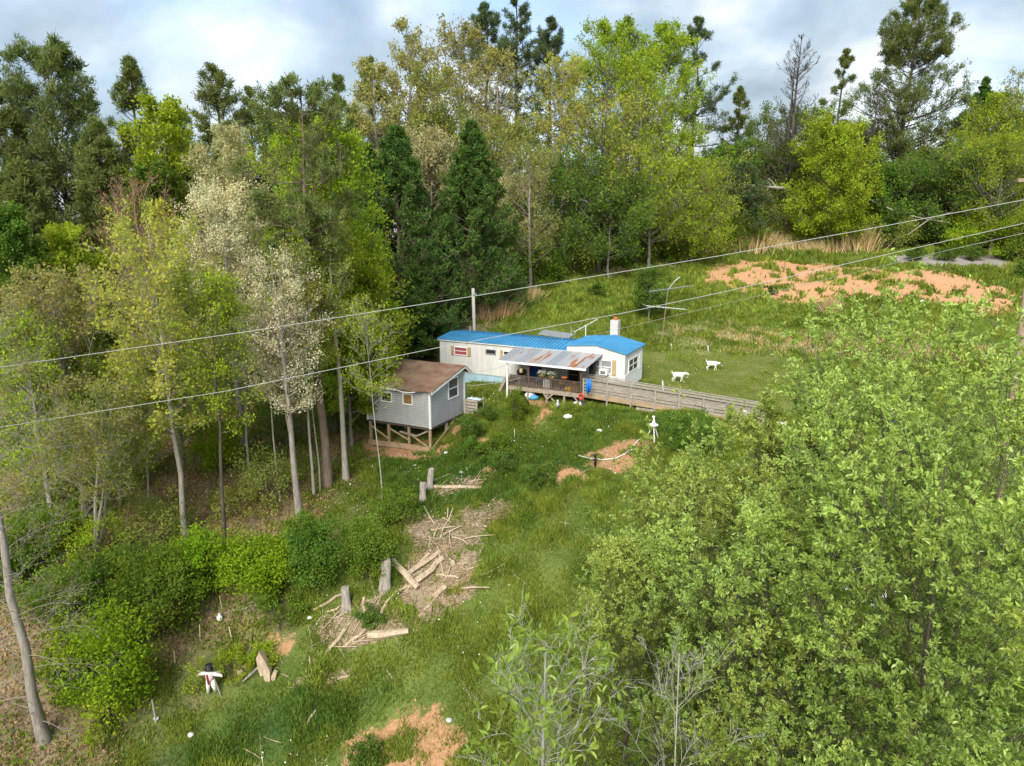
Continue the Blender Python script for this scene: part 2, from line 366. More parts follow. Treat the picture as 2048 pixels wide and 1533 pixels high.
def make_bush(name, label, cat, base, H, Rad, lm, bm, n=60, per=90, leaf=.16, aspect=.6, group=None, seed=0, squash=1., fold=False, sig=.105, dome=.5, upbias=.5):
    rg = np.random.default_rng(seed + int(abs(base[0]) * 91) + int(base[1] * 53)); root = thing(name, label, cat, base, 0, group)
    u = rand_unit(rg, n); r = rg.uniform(.35, 1, n) ** .5; w = 1 + .9 * (rg.uniform(size=n) - .5)
    C = u * r[:, None] * np.array([Rad, Rad * squash, H * .5]) * w[:, None]; C[:, 2] += H * dome; C[:, 2] = np.clip(C[:, 2], H * .06, H)
    P0 = np.zeros((n, 3)); P0[:, :2] = rg.normal(size=(n, 2)) * Rad * .15; P0[:, 2] = -.12
    mid = (P0 + C) / 2 + rg.normal(size=(n, 3)) * Rad * .1; mid[:, :2] *= .7
    V, F = tubes(P0, mid, C, np.full(n, .008 + .005 * H), np.full(n, .003), 4, 4); link('stem', raw_mesh('stem', V, F, 4, bm, True), root)
    k = np.repeat(np.arange(n), int(per * 1.6)); P = C[k] + rg.normal(size=(len(k), 3)) * (sig * (Rad + H) / 2) * rg.uniform(.6, 1.3, n)[k][:, None]
    P[:, 2] = np.maximum(P[:, 2], .03)
    D = nrm(nrm(P - np.array([0, 0, H * .3])) * .6 + rand_unit(rg, len(k))); tint = np.clip(rg.uniform(0, .5, n)[k] + rg.uniform(0, .5, len(k)), 0, 1)
    V, F, n_, ti = leafcloud(rg, P, D, leaf, aspect, fold, upbias, tint); link('foliage', raw_mesh('foliage', V, F, n_, lm, False, ti), root)
    return root

# ------------------------------------------------------------------ ground zones (outlines on the ground, in metres)
def gpoly(pts): return np.array([ghit(*p)[:2] for p in pts])
def psd(x, y, P):
    """signed distance to polygon, negative inside"""
    d = np.full(x.shape, 1e9); ins = np.zeros(x.shape, bool); n = len(P)
    for i in range(n):
        ax, ay = P[i]; bx, by = P[(i + 1) % n]; ex, ey = bx - ax, by - ay; wx, wy = x - ax, y - ay
        t = np.clip((wx * ex + wy * ey) / max(ex * ex + ey * ey, 1e-9), 0, 1); d = np.minimum(d, (wx - ex * t) ** 2 + (wy - ey * t) ** 2)
        if ay != by: ins ^= ((ay > y) != (by > y)) & (x < (bx - ax) * (y - ay) / (by - ay) + ax)
    return np.where(ins, -1, 1) * np.sqrt(d)
ZP = {
 'field': [gpoly([(1398,562),(1440,528),(1520,517),(1610,528),(1700,538),(1800,538),(1900,548),(1990,572),(2060,600),(2060,640),(1980,628),(1900,608),(1820,604),(1740,596),(1660,602),(1590,606),(1520,592),(1450,582)]),
           gpoly([(1880,528),(2020,532),(2010,540),(1900,537)])],
 'clay': [gpoly([(735,870),(870,880),(932,838),(930,872),(875,918),(790,925),(725,905)]), gpoly([(1075,925),(1130,925),(1200,955),(1215,980),(1150,990),(1105,965)]),
          gpoly([(1170,905),(1250,880),(1310,870),(1300,925),(1240,950),(1180,945)]), gpoly([(1015,798),(1180,806),(1175,822),(1080,816),(1020,810)]), gpoly([(1058,838),(1090,815),(1105,824),(1072,852)]),
          gpoly([(950,870),(985,885),(975,900),(950,885)]), gpoly([(690,1533),(705,1495),(745,1450),(830,1405),(900,1410),(915,1470),(880,1560),(700,1580)]),
          gpoly([(535,1275),(590,1285),(575,1305),(530,1290)]), gpoly([(1300,1533),(1370,1400),(1420,1330),(1400,1450),(1370,1560)]), gpoly([(615,1290),(640,1300),(640,1335),(620,1330)]),
          gpoly([(955,935),(1000,925),(1000,960),(960,965)])],
 'chips': [gpoly([(810,1050),(900,1030),(990,1005),(1020,1025),(960,1075),(965,1120),(950,1190),(880,1240),(760,1290),(640,1290),(600,1260),(680,1215),(745,1200),(790,1150),(830,1090),(800,1070)]),
           gpoly([(862,962),(960,962),(965,985),(870,990)]), gpoly([(600,1360),(700,1340),(690,1360),(620,1385)])],
 'mown': [gpoly([(1282,790),(1285,705),(1400,703),(1540,712),(1700,745),(1750,830),(1640,830),(1500,800),(1400,790)])],
 'gravel': [gpoly([(1770,512),(1900,511),(2035,514),(2032,534),(1900,534),(1795,528)])],
 'dry': [gpoly([(1290,650),(1500,655),(1800,660),(2040,700),(2040,740),(1700,720),(1500,712),(1330,690)]), gpoly([(1180,520),(1420,500),(1400,520),(1330,545),(1180,560)]), gpoly([(900,630),(1030,580),(1060,600),(960,690),(900,680)])],
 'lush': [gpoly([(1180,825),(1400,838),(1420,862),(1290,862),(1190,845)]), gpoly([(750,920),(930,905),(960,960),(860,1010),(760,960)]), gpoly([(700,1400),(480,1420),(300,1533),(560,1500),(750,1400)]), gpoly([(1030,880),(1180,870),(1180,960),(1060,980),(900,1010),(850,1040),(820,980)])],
}
_edge = [(880,745),(800,800),(735,880),(700,960),(640,1060),(560,1180),(500,1290),(380,1340),(300,1420),(200,1533)]
_back = [(2040,470),(1750,455),(1500,478),(1330,500),(1200,520),(1080,560),(1000,600),(930,665)]
ZP['litter'] = [np.concatenate([np.array([(74, 60), (60, 84)]) * 0 + np.array([(95, 92), (60, 93)]), gpoly(_back), gpoly(_edge), np.array([(-9, 18), (-70, 16), (-90, 60), (-90, 160), (95, 160)])])]
def zone(k, x, y, soft=.5, wob=.9):
    m = np.zeros(x.shape); nz = (vnoise(x, y, 1.4, 5) - .5) * wob + (vnoise(x, y, .5, 6) - .5) * wob * .5
    for P in ZP[k]:
        lo, hi = P.min(0) - 2, P.max(0) + 2; s_ = (x > lo[0]) & (x < hi[0]) & (y > lo[1]) & (y < hi[1])
        if not s_.any(): continue
        v = np.clip(.5 - (psd(x[s_], y[s_], P) + nz[s_]) / soft * .5, 0, 1); m[s_] = np.maximum(m[s_], v * v * (3 - 2 * v))
    return m

def b_ground(n):
    o = n.obj(); big = n.noise(.12, 4, .6); mid = n.noise(.9, 6, .65); fine = n.noise(6, 6, .7); vf = n.noise(26, 4, .7)
    grass = n.mix(n.ramp(mid, [(.35, 0.), (.65, 1.)]), (.055, .085, .018), (.13, .17, .035))
    grass = n.mix(n.ramp(big, [(.4, 0.), (.62, 1.)]), grass, (.16, .20, .045))
    grass = n.mix(n.ramp(fine, [(.42, 0.), (.75, .75)]), grass, (.045, .075, .016))
    litter = n.mix(n.ramp(fine, [(.3, 0.), (.7, 1.)]), (.12, .085, .05), (.32, .24, .15)); litter = n.mix(n.ramp(mid, [(.5, 0.), (.66, .8)]), litter, (.11, .14, .035))
    clay = n.mix(n.ramp(fine, [(.25, 0.), (.75, 1.)]), (.28, .14, .065), (.48, .285, .15)); clay = n.mix(n.ramp(vf, [(.6, 0.), (.75, .6)]), clay, (.62, .47, .33)); clay = n.mix(n.ramp(mid, [(.5, 0.), (.7, .6)]), clay, (.26, .18, .10))
    field = n.mix(n.ramp(fine, [(.3, 0.), (.7, 1.)]), (.40, .205, .10), (.55, .315, .175)); field = n.mix(n.ramp(mid, [(.52, 0.), (.7, .5)]), field, (.36, .22, .13))
    chips = n.mix(n.ramp(vf, [(.35, 0.), (.65, 1.)]), (.15, .105, .065), (.42, .32, .22))
    dry = n.mix(n.ramp(fine, [(.35, 0.), (.65, 1.)]), (.13, .14, .05), (.36, .29, .16))
    grav = n.mix(n.ramp(vf, [(.35, 0.), (.65, 1.)]), (.13, .11, .10), (.42, .38, .35))
    mown = n.mix(n.ramp(fine, [(.35, 0.), (.65, 1.)]), (.07, .09, .015), (.16, .18, .045)); mown = n.mix(n.ramp(mid, [(.5, 0.), (.7, .6)]), mown, (.20, .19, .08))
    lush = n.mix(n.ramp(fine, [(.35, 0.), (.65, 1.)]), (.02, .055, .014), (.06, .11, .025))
    def thr(a, nz, lo, hi): return n.ramp(n.math('ADD', n.attr(a), n.math('MULTIPLY', n.math('SUBTRACT', nz, .5), 1.9)), [(lo, 0.), (hi, 1.)])
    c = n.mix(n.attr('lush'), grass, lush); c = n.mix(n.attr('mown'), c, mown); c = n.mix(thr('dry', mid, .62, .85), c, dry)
    c = n.mix(n.attr('litter'), c, litter); c = n.mix(thr('chips', n.noise(1.5, 7, .7), .52, .66), c, chips); c = n.mix(thr('clay', n.noise(1.5, 7, .75), .52, .74), c, clay)
    c = n.mix(thr('field', n.noise(1.6, 6, .7), .38, .5), c, field); c = n.mix(n.attr('gravel'), c, grav)
    n.out(c, .95, n.math('ADD', fine, n.math('MULTIPLY', vf, .4)), .7, .08, 0, .1)
def spaced(stops):
    o = [np.arange(a, b, s_) for a, b, s_ in stops]; return np.concatenate(o + [np.array([stops[-1][1]])])
gx = spaced([(-900, -120, 60), (-120, -60, 6), (-60, -24, .8), (-24, 14, .25), (14, 48, .4), (48, 100, 2), (100, 900, 60)])
gy = spaced([(-300, -20, 40), (-20, 18, 1.5), (18, 52, .25), (52, 100, .45), (100, 160, 3), (160, 1500, 80)])
GX, GY = np.meshgrid(gx, gy); zz_ = gz(GX, GY); zz_ -= np.clip(GY - 130, 0, 400) * .12
idx = np.arange(GX.size).reshape(GX.shape); F = np.stack([idx[:-1, :-1], idx[:-1, 1:], idx[1:, 1:], idx[1:, :-1]], -1).reshape(-1, 4)
xr, yr = GX.ravel(), GY.ravel()
zs_ = {k: zone(k, xr, yr, {'litter': 2.5, 'dry': 3, 'lush': 1.5, 'mown': .6, 'field': 1.2}.get(k, .7), {'litter': 2.5, 'field': 1.6}.get(k, .9)) for k in ZP}
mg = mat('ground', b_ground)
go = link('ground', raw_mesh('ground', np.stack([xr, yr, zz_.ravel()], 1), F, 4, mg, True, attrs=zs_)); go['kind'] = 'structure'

# ------------------------------------------------------------------ plain materials
M = dict(
 white=plain('white paint', (.70, .68, .62), .6, .10, 3), trim=plain('white trim', (.78, .78, .75), .5, .08, 3),
 blue=plain('blue metal roof', (.06, .25, .44), .45, .22, .8, 0, .4), skirt=plain('pale blue skirting', (.36, .52, .60), .7, .12, 2),
 wood=plain('weathered wood', (.30, .25, .19), .9, .4, 5), wood2=plain('grey weathered boards', (.34, .30, .25), .9, .45, 7), newwood=plain('tan lumber', (.36, .255, .15), .85, .3, 4),
 dark=plain('dark stained wood', (.10, .072, .055), .9, .4, 6), black=plain('black', (.015, .015, .018), .6, .3), glass=plain('dark glass', (.03, .035, .04), .12, .3, 2, 0, .6),
 concrete=plain('white block', (.55, .53, .50), .9, .25, 8), orange=plain('terracotta', (.45, .13, .05), .8, .2), navy=plain('navy cloth', (.02, .045, .16), .8, .3),
 bluep=plain('blue plastic', (.01, .16, .60), .4, .1), red=plain('red plastic', (.62, .045, .03), .45, .15), yellow=plain('yellow plastic', (.75, .45, .03), .5, .1),
 whitep=plain('white plastic', (.80, .80, .78), .45, .08), steel=plain('galvanised metal', (.40, .42, .44), .45, .15, 4, .5), rope=plain('pale cable', (.40, .40, .38), .7, .1),
 log=barkmat('bare log', (.24, .17, .11), (.56, .45, .32)), grey=barkmat('grey log', (.16, .13, .11), (.42, .38, .33)), pole=plain('pole wood', (.30, .22, .15), .9, .3, 3), polegrey=plain('grey pole', (.42, .38, .34), .9, .2, 3),
 goat=plain('white fleece', (.80, .76, .68), .9, .1, 5), goatdark=plain('dark fleece', (.06, .045, .035), .9, .3), pink=plain('pink cloth', (.72, .45, .50), .9, .15), cream=plain('cream cloth', (.72, .72, .64), .9, .12),
 curtain=plain('red curtain', (.36, .07, .08), .8, .3, 20), brownb=plain('brown board', (.24, .15, .05), .8, .3), gold=plain('tan shutter', (.45, .33, .17), .85, .5, 12), blinds=plain('dim blinds', (.24, .25, .25), .6, .3, 10),
 stone=plain('stone', (.50, .46, .42), .95, .25, 4), cane=plain('dry stalk', (.55, .45, .30), .9, .2), skin=plain('horn', (.4, .3, .2), .7, .2), pinkskin=plain('pink', (.6, .35, .3), .7, .2),
)
def b_siding(n):
    z = n.n('ShaderNodeSeparateXYZ', {0: n.obj()}).outputs[2]; f = n.math('FRACT', n.math('MULTIPLY', z, 1 / .13))
    dirt = n.ramp(n.noise(2, 6, .6, n.scaled((1, 1, .4))), [(.35, 0.), (.7, 1.)])
    c = n.mix(dirt, (.42, .425, .42), (.50, .50, .49)); n.out(c, .6, f, 1., .03)
def b_panel(n):
    x = n.n('ShaderNodeSeparateXYZ', {0: n.obj()}).outputs[0]; f = n.math('SINE', n.math('MULTIPLY', x, 2 * math.pi / .2))
    st = n.ramp(n.noise(3, 6, .7, n.scaled((1.6, 1.6, .18))), [(.42, 0.), (.72, .75)])
    c = n.mix(st, (.66, .655, .62), (.46, .43, .37)); n.out(c, .65, n.math('GREATER_THAN', f, .8), .5, .02)
def b_shingle(n):
    f = n.noise(1.1, 7, .7); g = n.noise(14, 4, .7)
    c = n.mix(n.ramp(f, [(.35, 0.), (.62, 1.)]), (.15, .075, .05), (.24, .165, .105)); c = n.mix(n.ramp(g, [(.55, 0.), (.75, .7)]), c, (.09, .05, .035))
    c = n.mix(n.ramp(n.noise(4, 5, .8), [(.66, 0.), (.72, .8)]), c, (.05, .035, .03)); n.out(c, .95, g, .5, .02)
def b_rust(n):
    v = n.scaled((2.6, .32, 1)); f = n.noise(1.3, 6, .65, v, .3)
    xx = n.n('ShaderNodeSeparateXYZ', {0: n.obj()}).outputs[0]; sheet = n.n('ShaderNodeTexWhiteNoise', {'W': n.math('FLOOR', n.math('MULTIPLY', xx, 1.4))}, noise_dimensions='1D').outputs[0]
    rust = n.ramp(n.math('ADD', f, n.math('MULTIPLY', n.math('SUBTRACT', sheet, .5), .22)), [(.575, 0.), (.64, 1.)])
    c = n.mix(rust, n.mix(sheet, (.29, .31, .34), (.43, .43, .43)), n.mix(n.noise(5), (.30, .095, .035), (.42, .19, .08)))
    n.out(c, .5, n.math('SINE', n.math('MULTIPLY', xx, 2 * math.pi / .1)), .4, .02, .15)
def b_planks(n):
    z = n.n('ShaderNodeSeparateXYZ', {0: n.obj()}); f = n.noise(6, 6, .7, n.scaled((.5, 3, 3)))
    n.out(n.mix(n.ramp(f, [(.3, 0.), (.7, 1.)]), (.16, .13, .10), (.42, .38, .32)), .9, f, .5, .02)
M['siding'] = mat('lap siding', b_siding); M['panel'] = mat('ribbed panel', b_panel); M['shingle'] = mat('worn shingles', b_shingle); M['rust'] = mat('rusty tin', b_rust); M['planks'] = mat('old planks', b_planks)

# ------------------------------------------------------------------ mobile home (local: x along the front, y depth, z up)
TO = (7.539, 45.755, 1.27); TR = -.4693
def tw(x, y, z=0): return Vector((TO[0] + x * math.cos(TR) - y * math.sin(TR), TO[1] + x * math.sin(TR) + y * math.cos(TR), TO[2] + z))
home = thing('mobile_home', 'long white mobile home with a blue metal roof and raised right end', 'mobile home', TO, TR)
w = MB(); w.prism([(0, .5), (4, .5), (4, 2.88), (2, 3.12), (0, 2.88)], -14.6, -4.2, 'x'); w.obj('wall', M['panel'], home)
w = MB(); w.prism([(-4.2, .5), (0, .5), (0, 2.93), (-2.05, 3.38), (-4.2, 3.2)], -.03, 4.0, 'y'); w.obj('wall', M['panel'], home)
MB().box((-14.55, .05, -.7), (-.05, 3.95, .5)).obj('skirting', M['skirt'], home)
w = MB()
for k in range(8): w.box((.003, .0, .5 + k * .125), (.028 - .0, 4.0, .5 + k * .125 + .12))
w.obj('lap_siding', M['trim'], home)
# corrugated roofs
def ribroof(nm, quad, nrib, m, axis01=True, t=.05):
    a, b, c, d = [Vector(q) for q in quad]; r = MB(); nn = (b - a).cross(d - a).normalized()
    if nn.z < 0: nn = -nn
    r.hexa([*(p - nn * t for p in (a, b, c, d)), a, b, c, d])
    for i in range(nrib + 1):
        u = .004 + .992 * i / nrib; r.bar(a.lerp(b, u) + nn * .015, d.lerp(c, u) + nn * .03, .045, .09, nn)
    return r.obj(nm, m, home)
ribroof('roof', [(-14.75, -.12, 2.92), (-4.18, -.12, 2.92), (-4.18, 2, 3.17), (-14.75, 2, 3.17)], 34, M['blue'])
ribroof('roof', [(-14.75, 2.01, 3.17), (-4.18, 2.01, 3.17), (-4.18, 4.12, 2.92), (-14.75, 4.12, 2.92)], 46, M['blue'])
ribroof('roof', [(-4.32, 4.15, 3.24), (-4.32, -.12, 3.24), (-2.05, -.12, 3.44), (-2.05, 4.15, 3.44)], 16, M['blue'])
ribroof('roof', [(-2.04, 4.15, 3.44), (-2.04, -.12, 3.44), (.14, -.12, 2.97), (.14, 4.15, 2.97)], 16, M['blue'])
MB().box((-14.72, -.10, 2.80), (-4.2, -.06, 2.88)).obj('fascia', M['trim'], home)
def window(par, face, a0, a1, z0, z1, pane, split='h', fr=.06, frame=None, nx=1, nz=2):
    """face: ('y', y) front wall, or ('x', x) right wall"""
    ax, v = face; s_ = -1 if ax == 'y' else 1
    def bx(mb, p0, p1, q0, q1, d0, d1):
        d0, d1 = v + s_ * d0, v + s_ * d1; lo, hi = min(d0, d1), max(d0, d1)
        mb.box((p0, lo, q0), (p1, hi, q1)) if ax == 'y' else mb.box((lo, p0, q0), (hi, p1, q1))
    f = MB(); bx(f, a0, a1, z0, z0 + fr, 0, .06); bx(f, a0, a1, z1 - fr, z1, 0, .06); bx(f, a0, a0 + fr, z0 + fr, z1 - fr, 0, .06); bx(f, a1 - fr, a1, z0 + fr, z1 - fr, 0, .06)
    for i in range(1, nx): c = a0 + (a1 - a0) * i / nx; bx(f, c - .02, c + .02, z0 + fr, z1 - fr, 0, .05)
    for i in range(1, nz): c = z0 + (z1 - z0) * i / nz; bx(f, a0 + fr, a1 - fr, c - .022, c + .022, .0, .055)
    p = MB(); bx(p, a0 + fr, a1 - fr, z0 + fr, z1 - fr, .005, .02)
    wo = p.obj('window', pane, par); f.obj('frame', frame or M['trim'], wo); return wo
window(home, ('y', -.0), -13.3, -12.15, 1.78, 2.42, M['curtain'])
for a in (-13.58, -12.13): MB().box((a, -.045, 1.76), (a + .26, -.003, 2.44)).obj('shutter', M['gold'], home)
window(home, ('y', -.0), -10.6, -9.75, 2.08, 2.45, M['glass'], frame=M['steel'], nz=1)
window(home, ('y', -.0), -9.15, -8.5, 1.85, 2.45, M['glass']); MB().box((-9.4, -.045, 1.85), (-9.17, -.003, 2.45)).obj('shutter', M['gold'], home)
window(home, ('y', -.03), -2.6, -1.74, 1.5, 2.42, M['blinds']); window(home, ('y', -.03), -1.68, -.88, 1.5, 2.46, M['blinds'])
MB().box((-.86, -.085, 1.45), (-.6, -.033, 2.5)).obj('shutter', M['gold'], home)
window(home, ('x', .0), .7, 2.85, 1.5, 2.46, M['glass'], nx=2, fr=.08)
MB().box((.004, 3.15, 1.35), (.05, 3.85, 2.5)).obj('panel', M['whitep'], home)
dr = MB().box((-4.1, -.07, .75), (-3.1, -.035, 2.55)).obj('door', M['black'], home)
f = MB().box((-4.17, -.1, .72), (-4.1, -.035, 2.6)).box((-3.1, -.1, .72), (-3.03, -.035, 2.6)).box((-4.1, -.1, 2.55), (-3.1, -.035, 2.6)); f.obj('frame', M['trim'], dr)
ch = MB().box((-2.55, 4.2, -.2), (-1.97, 4.75, 4.55)).obj('chimney', M['concrete'], home)
c = MB()
for k in range(22): c.box((-2.553, 4.197, .05 + k * .2), (-1.967, 4.753, .062 + k * .2))
c.obj('mortar_joint', M['stone'], ch); MB().lathe((-2.26, 4.47, 4.55), [(.16, 0), (.16, .22), (.13, .22), (.13, .02)], 12).obj('flue_pipe', M['orange'], ch)
for v in (-13.9, -6.0): MB().tube([(v, 3.4, 3.0), (v, 3.4, 3.45)], .05, 8).obj('vent_pipe', M['steel'], home)
# air conditioner resting in the window
ac = thing('air_conditioner', 'white window air conditioner with a dark grille below the right blinds window', 'air conditioner', tw(-1.36, -.2, 1.5), TR)
MB().box((-.28, -.3, 0), (.28, .165, .36)).obj('housing', M['whitep'], ac); g = MB()
for k in range(6): g.box((-.17, -.315, .07 + k * .04), (.17, -.303, .09 + k * .04))
g.obj('grille', M['black'], ac)

# ------------------------------------------------------------------ porch
porch = thing('porch', 'covered wooden porch with a rusty tin roof on the front of the mobile home', 'porch', tw(-7.3, -3, 0), TR)
PX0, PX1, PY0 = 0.15, 5.4, 0.0       # local: x from left post, y from front edge
def pz(x, y): p = tw(-7.3 + x, -3 + y); return G1(p.x, p.y) - TO[2] - .15
d_ = MB()
for k in range(20): d_.box((PX0, PY0 + k * .146, .66), (PX1, PY0 + k * .146 + .138, .70))
d_.obj('deck', M['wood'], porch)
MB().box((PX0 - .02, -.05, .44), (PX1 + .02, -.004, .66)).obj('beam', M['wood'], porch); MB().box((PX1 + .0, .0, .44), (PX1 + .05, 2.9, .655)).obj('beam', M['wood'], porch)
MB().box((PX0 + .1, 1.4, .44), (PX1 - .1, 1.45, .655)).obj('beam', M['wood'], porch)
for x in (.25, 1.55, 2.95, 4.2, 5.35):
    for y in (.06, 2.6): MB().box((x - .06, y - .06, pz(x, y)), (x + .06, y + .06, .655)).obj('stilt', M['wood'], porch)
for a, b in (((2.95, -.02, .05), (3.45, -.02, .5)), ((4.85, -.02, .5), (5.3, -.02, .02)), ((2.7, -.02, .5), (2.95, -.02, .1)), ((3.0, .1, .4), (3.5, .1, -.1))): MB().bar(a, b, .05, .09).obj('brace', M['wood'], porch)
MB().box((.0, -.12, pz(0, -.1)), (.1, -.02, 2.42)).obj('post', M['trim'], porch)
for x in (1.6, 5.35): MB().box((x - .05, -.02, .70), (x + .05, .08, 2.42)).obj('post', M['dark'], porch)
MB().box((5.3, 2.5, .70), (5.4, 2.6, 2.6)).obj('post', M['dark'], porch)
r = MB(); r.box((PX0, -.03, 1.42), (PX1, .07, 1.47)).box((PX0, -.01, .80), (PX1, .05, .85)); r.obj('handrail', M['dark'], porch)
r = MB()
for k in range(47):
    x = PX0 + .06 + k * .11; r.box((x, .0, .85), (x + .045, .04, 1.42))
r.obj('railing', M['dark'], porch)
r = MB().box((PX1 - .08, .1, 1.42), (PX1, 1.0, 1.47))
for k in range(8): r.box((PX1 - .06, .14 + k * .11, .72), (PX1 - .02, .18 + k * .11, 1.42))
r.obj('railing', M['dark'], porch)
rf = MB(); A = Vector((-.55, -.2, 2.44)); B = Vector((5.75, -.2, 2.44)); Cc = Vector((5.75, 2.93, 2.84)); D = Vector((-.75, 2.93, 2.84)); n_ = (B - A).cross(D - A).normalized()
rf.hexa([*(p - n_ * .03 for p in (A, B, Cc, D)), A, B, Cc, D])
for i in range(31):
    u = .005 + .99 * i / 30; rf.bar(A.lerp(B, u) + n_ * .01, D.lerp(Cc, u) + n_ * .01, .05, .03, n_)
rf.obj('roof', M['rust'], porch)
MB().box((-.56, -.25, 2.30), (5.76, -.205, 2.42)).obj('gutter', M['trim'], porch)
for x in (0.2, 2.0, 3.8, 5.5): MB().bar((x, -.1, 2.36), (x, 2.85, 2.74), .05, .1).obj('rafter', M['wood'], porch)
def pp(x, y, z=.70): return tw(-7.3 + x, -3 + y, z)
# things on and round the porch
def lathe_thing(nm, label, cat, loc, prof, m, n=12): return MB().lathe((0, 0, 0), prof, n).top(nm, m, label, cat, None, True, loc)
g = thing('barbecue_grill', 'black domed barbecue grill at the left end of the porch', 'grill', pp(.75, .7)); MB().lathe((0, 0, .62), [(.04, 0), (.3, .08), (.34, .22), (.34, .26), (.27, .4), (.08, .48)], 14).obj('bowl', M['black'], g, True)
for a in (0, 2.1, 4.2): MB().bar((.1 * math.cos(a), .1 * math.sin(a), .68), (.32 * math.cos(a), .32 * math.sin(a), 0), .03, .03).obj('leg', M['steel'], g)
ch_ = thing('patio_chair', 'navy blue padded chair behind the porch railing', 'chair', pp(1.25, 1.5), TR)
MB().box((-.4, -.3, .38), (.4, .3, .5)).obj('seat', M['navy'], ch_); MB().hexa([(-.42, .22, .5), (.42, .22, .5), (.42, .34, .5), (-.42, .34, .5), (-.42, .34, 1.15), (.42, .34, 1.15), (.42, .46, 1.13), (-.42, .46, 1.13)]).obj('backrest', M['navy'], ch_)
for x in (-.36, .36):
    for y in (-.26, .26): MB().box((x - .03, y - .03, 0), (x + .03, y + .03, .38)).obj('leg', M['black'], ch_)
ch2 = thing('lawn_chair', 'blue folding chair beside the dark porch post', 'chair', pp(2.0, 1.0), TR + .3)
MB().box((-.25, -.25, .4), (.25, .25, .45)).obj('seat', M['bluep'], ch2); MB().box((-.25, .25, .45), (.25, .3, 1.0)).obj('backrest', M['navy'], ch2)
for x in (-.23, .23): MB().bar((x, -.24, 0), (x, .24, .4), .03, .03).bar((x, .24, 0), (x, -.24, .4), .03, .03).obj('leg', M['steel'], ch2)
FL = leafmat('white petals', (.62, .60, .55), (.85, .84, .80), .2)
PLG = leafmat('pot leaves', (.04, .09, .02), (.09, .16, .03), .3)
def planter(label, loc, flow=True, r=.26):
    t = thing('flower_basket', label, 'planter', loc, 0, 'potted flowers on the porch')
    MB().lathe((0, 0, 0), [(r * .5, 0), (r, .22), (r * 1.05, .26), (r * .9, .26)], 12).obj('basket', M['brownb'], t, True)
    rg = np.random.default_rng(int(loc[0] * 77)); P = rg.normal(size=(260, 3)) * [r * .55, r * .55, .09] + [0, 0, .33]; D = nrm(P - np.array([0, 0, .1]))
    V, F_, n__, ti = leafcloud(rg, P, D, .09, .7); link('foliage', raw_mesh('foliage', V, F_, n__, PLG, False, ti), t)
    if flow:
        P = rg.normal(size=(150, 3)) * [r * .5, r * .5, .07] + [0, 0, .42]; V, F_, n__, ti = leafcloud(rg, P, nrm(rand_unit(rg, 150) + [0, 0, 1]), .09, .9); link('flower', raw_mesh('flower', V, F_, n__, FL, False, ti), t)['kind'] = 'stuff'
for i, (x, z, lb) in enumerate([(2.45, 1.35, 'left of two white flower baskets hanging over the porch railing'), (3.15, 1.3, 'right of two white flower baskets hanging over the porch railing')]): planter(lb, pp(x, .35, z))
for x, z, lb in [(1.5, 2.05, 'small pale lantern hanging under the left part of the porch roof')]:
    t = thing('lantern', lb, 'lantern', pp(x - .55, .2, z - .45)); MB().lathe((0, 0, 0), [(.05, 0), (.12, .04), (.12, .26), (.04, .34)], 8).obj('globe', M['gold'], t, True); MB().tube([(0, 0, .34), (0, 0, .72)], .01, 4).obj('hanger', M['black'], t)
for x, y, s_, lb, m_ in [(4.05, .35, .2, 'tall terracotta pot on the porch rail left of the door', 'orange'), (3.7, .8, .26, 'wide brown pot on the porch floor left of the door', 'brownb'), (4.3, 1.5, .2, 'orange pot close to the house wall left of the door', 'orange')]:
    lathe_thing('flower_pot', lb, 'pot', pp(x, y, .70 if y > .5 else 1.3), [(s_ * .55, 0), (s_ * .85, s_ * 1.3), (s_, s_ * 1.35), (s_, s_ * 1.6), (s_ * .8, s_ * 1.6), (s_ * .75, s_ * 1.1)], M[m_])
t = thing('plant_shelf', 'brown wooden shelf standing against the porch wall left of the door', 'shelf', pp(3.85, 2.6), TR)
for z in (.1, .6, 1.1): MB().box((-.4, -.15, z), (.4, .15, z + .04)).obj('shelf', M['brownb'], t)
for x in (-.42, .38): MB().box((x, -.15, 0), (x + .04, .15, 1.3)).obj('side_panel', M['brownb'], t)
MB().box((0, 0, 0), (.5, .35, .55)).box((.02, -.01, .1), (.48, -.003, .2)).top('storage_box', M['whitep'], 'pale plastic box behind the porch railing', 'box', loc=pp(2.5, .35), rz=TR)
MB().box((0, 0, 0), (.42, .3, .06)).box((0, 0, .06), (.03, .3, .28)).box((.39, 0, .06), (.42, .3, .28)).box((.03, 0, .06), (.39, .03, .28)).box((.03, .27, .06), (.39, .3, .28)).top('crate', M['yellow'], 'yellow plastic crate behind the porch balusters', 'crate', loc=pp(4.2, .12), rz=TR)
MB().box((0, 0, 0), (.4, .3, .38)).box((-.01, -.01, .33), (.41, .31, .39)).top('carton', M['brownb'], 'brown carton beside the yellow crate on the porch', 'box', loc=pp(4.75, .14), rz=TR)
t = thing('coat', 'long dark coat hanging in front of the house door', 'coat', pp(3.72, 2.7, 1.0), TR); MB().prism([(-.22, 0), (.22, 0), (.2, .9), (.26, 1.25), (.08, 1.45), (-.08, 1.45), (-.26, 1.25), (-.2, .9)], -.06, .06).obj('cloth', M['black'], t)
MB().prism([(-.15, 0), (.15, 0), (.22, .5), (.1, .8), (-.12, .8), (-.2, .4)], -.05, .05).top('hanging_jacket', M['black'], 'short dark jacket hanging on the right porch post', 'jacket', loc=pp(5.42, 1.7, 1.7), rz=TR)
bl = MB()
for k, x in enumerate((-.35, 0, .35)): bl.tube([(x, 0, 0), (x, .02, .9)], .13, 8)
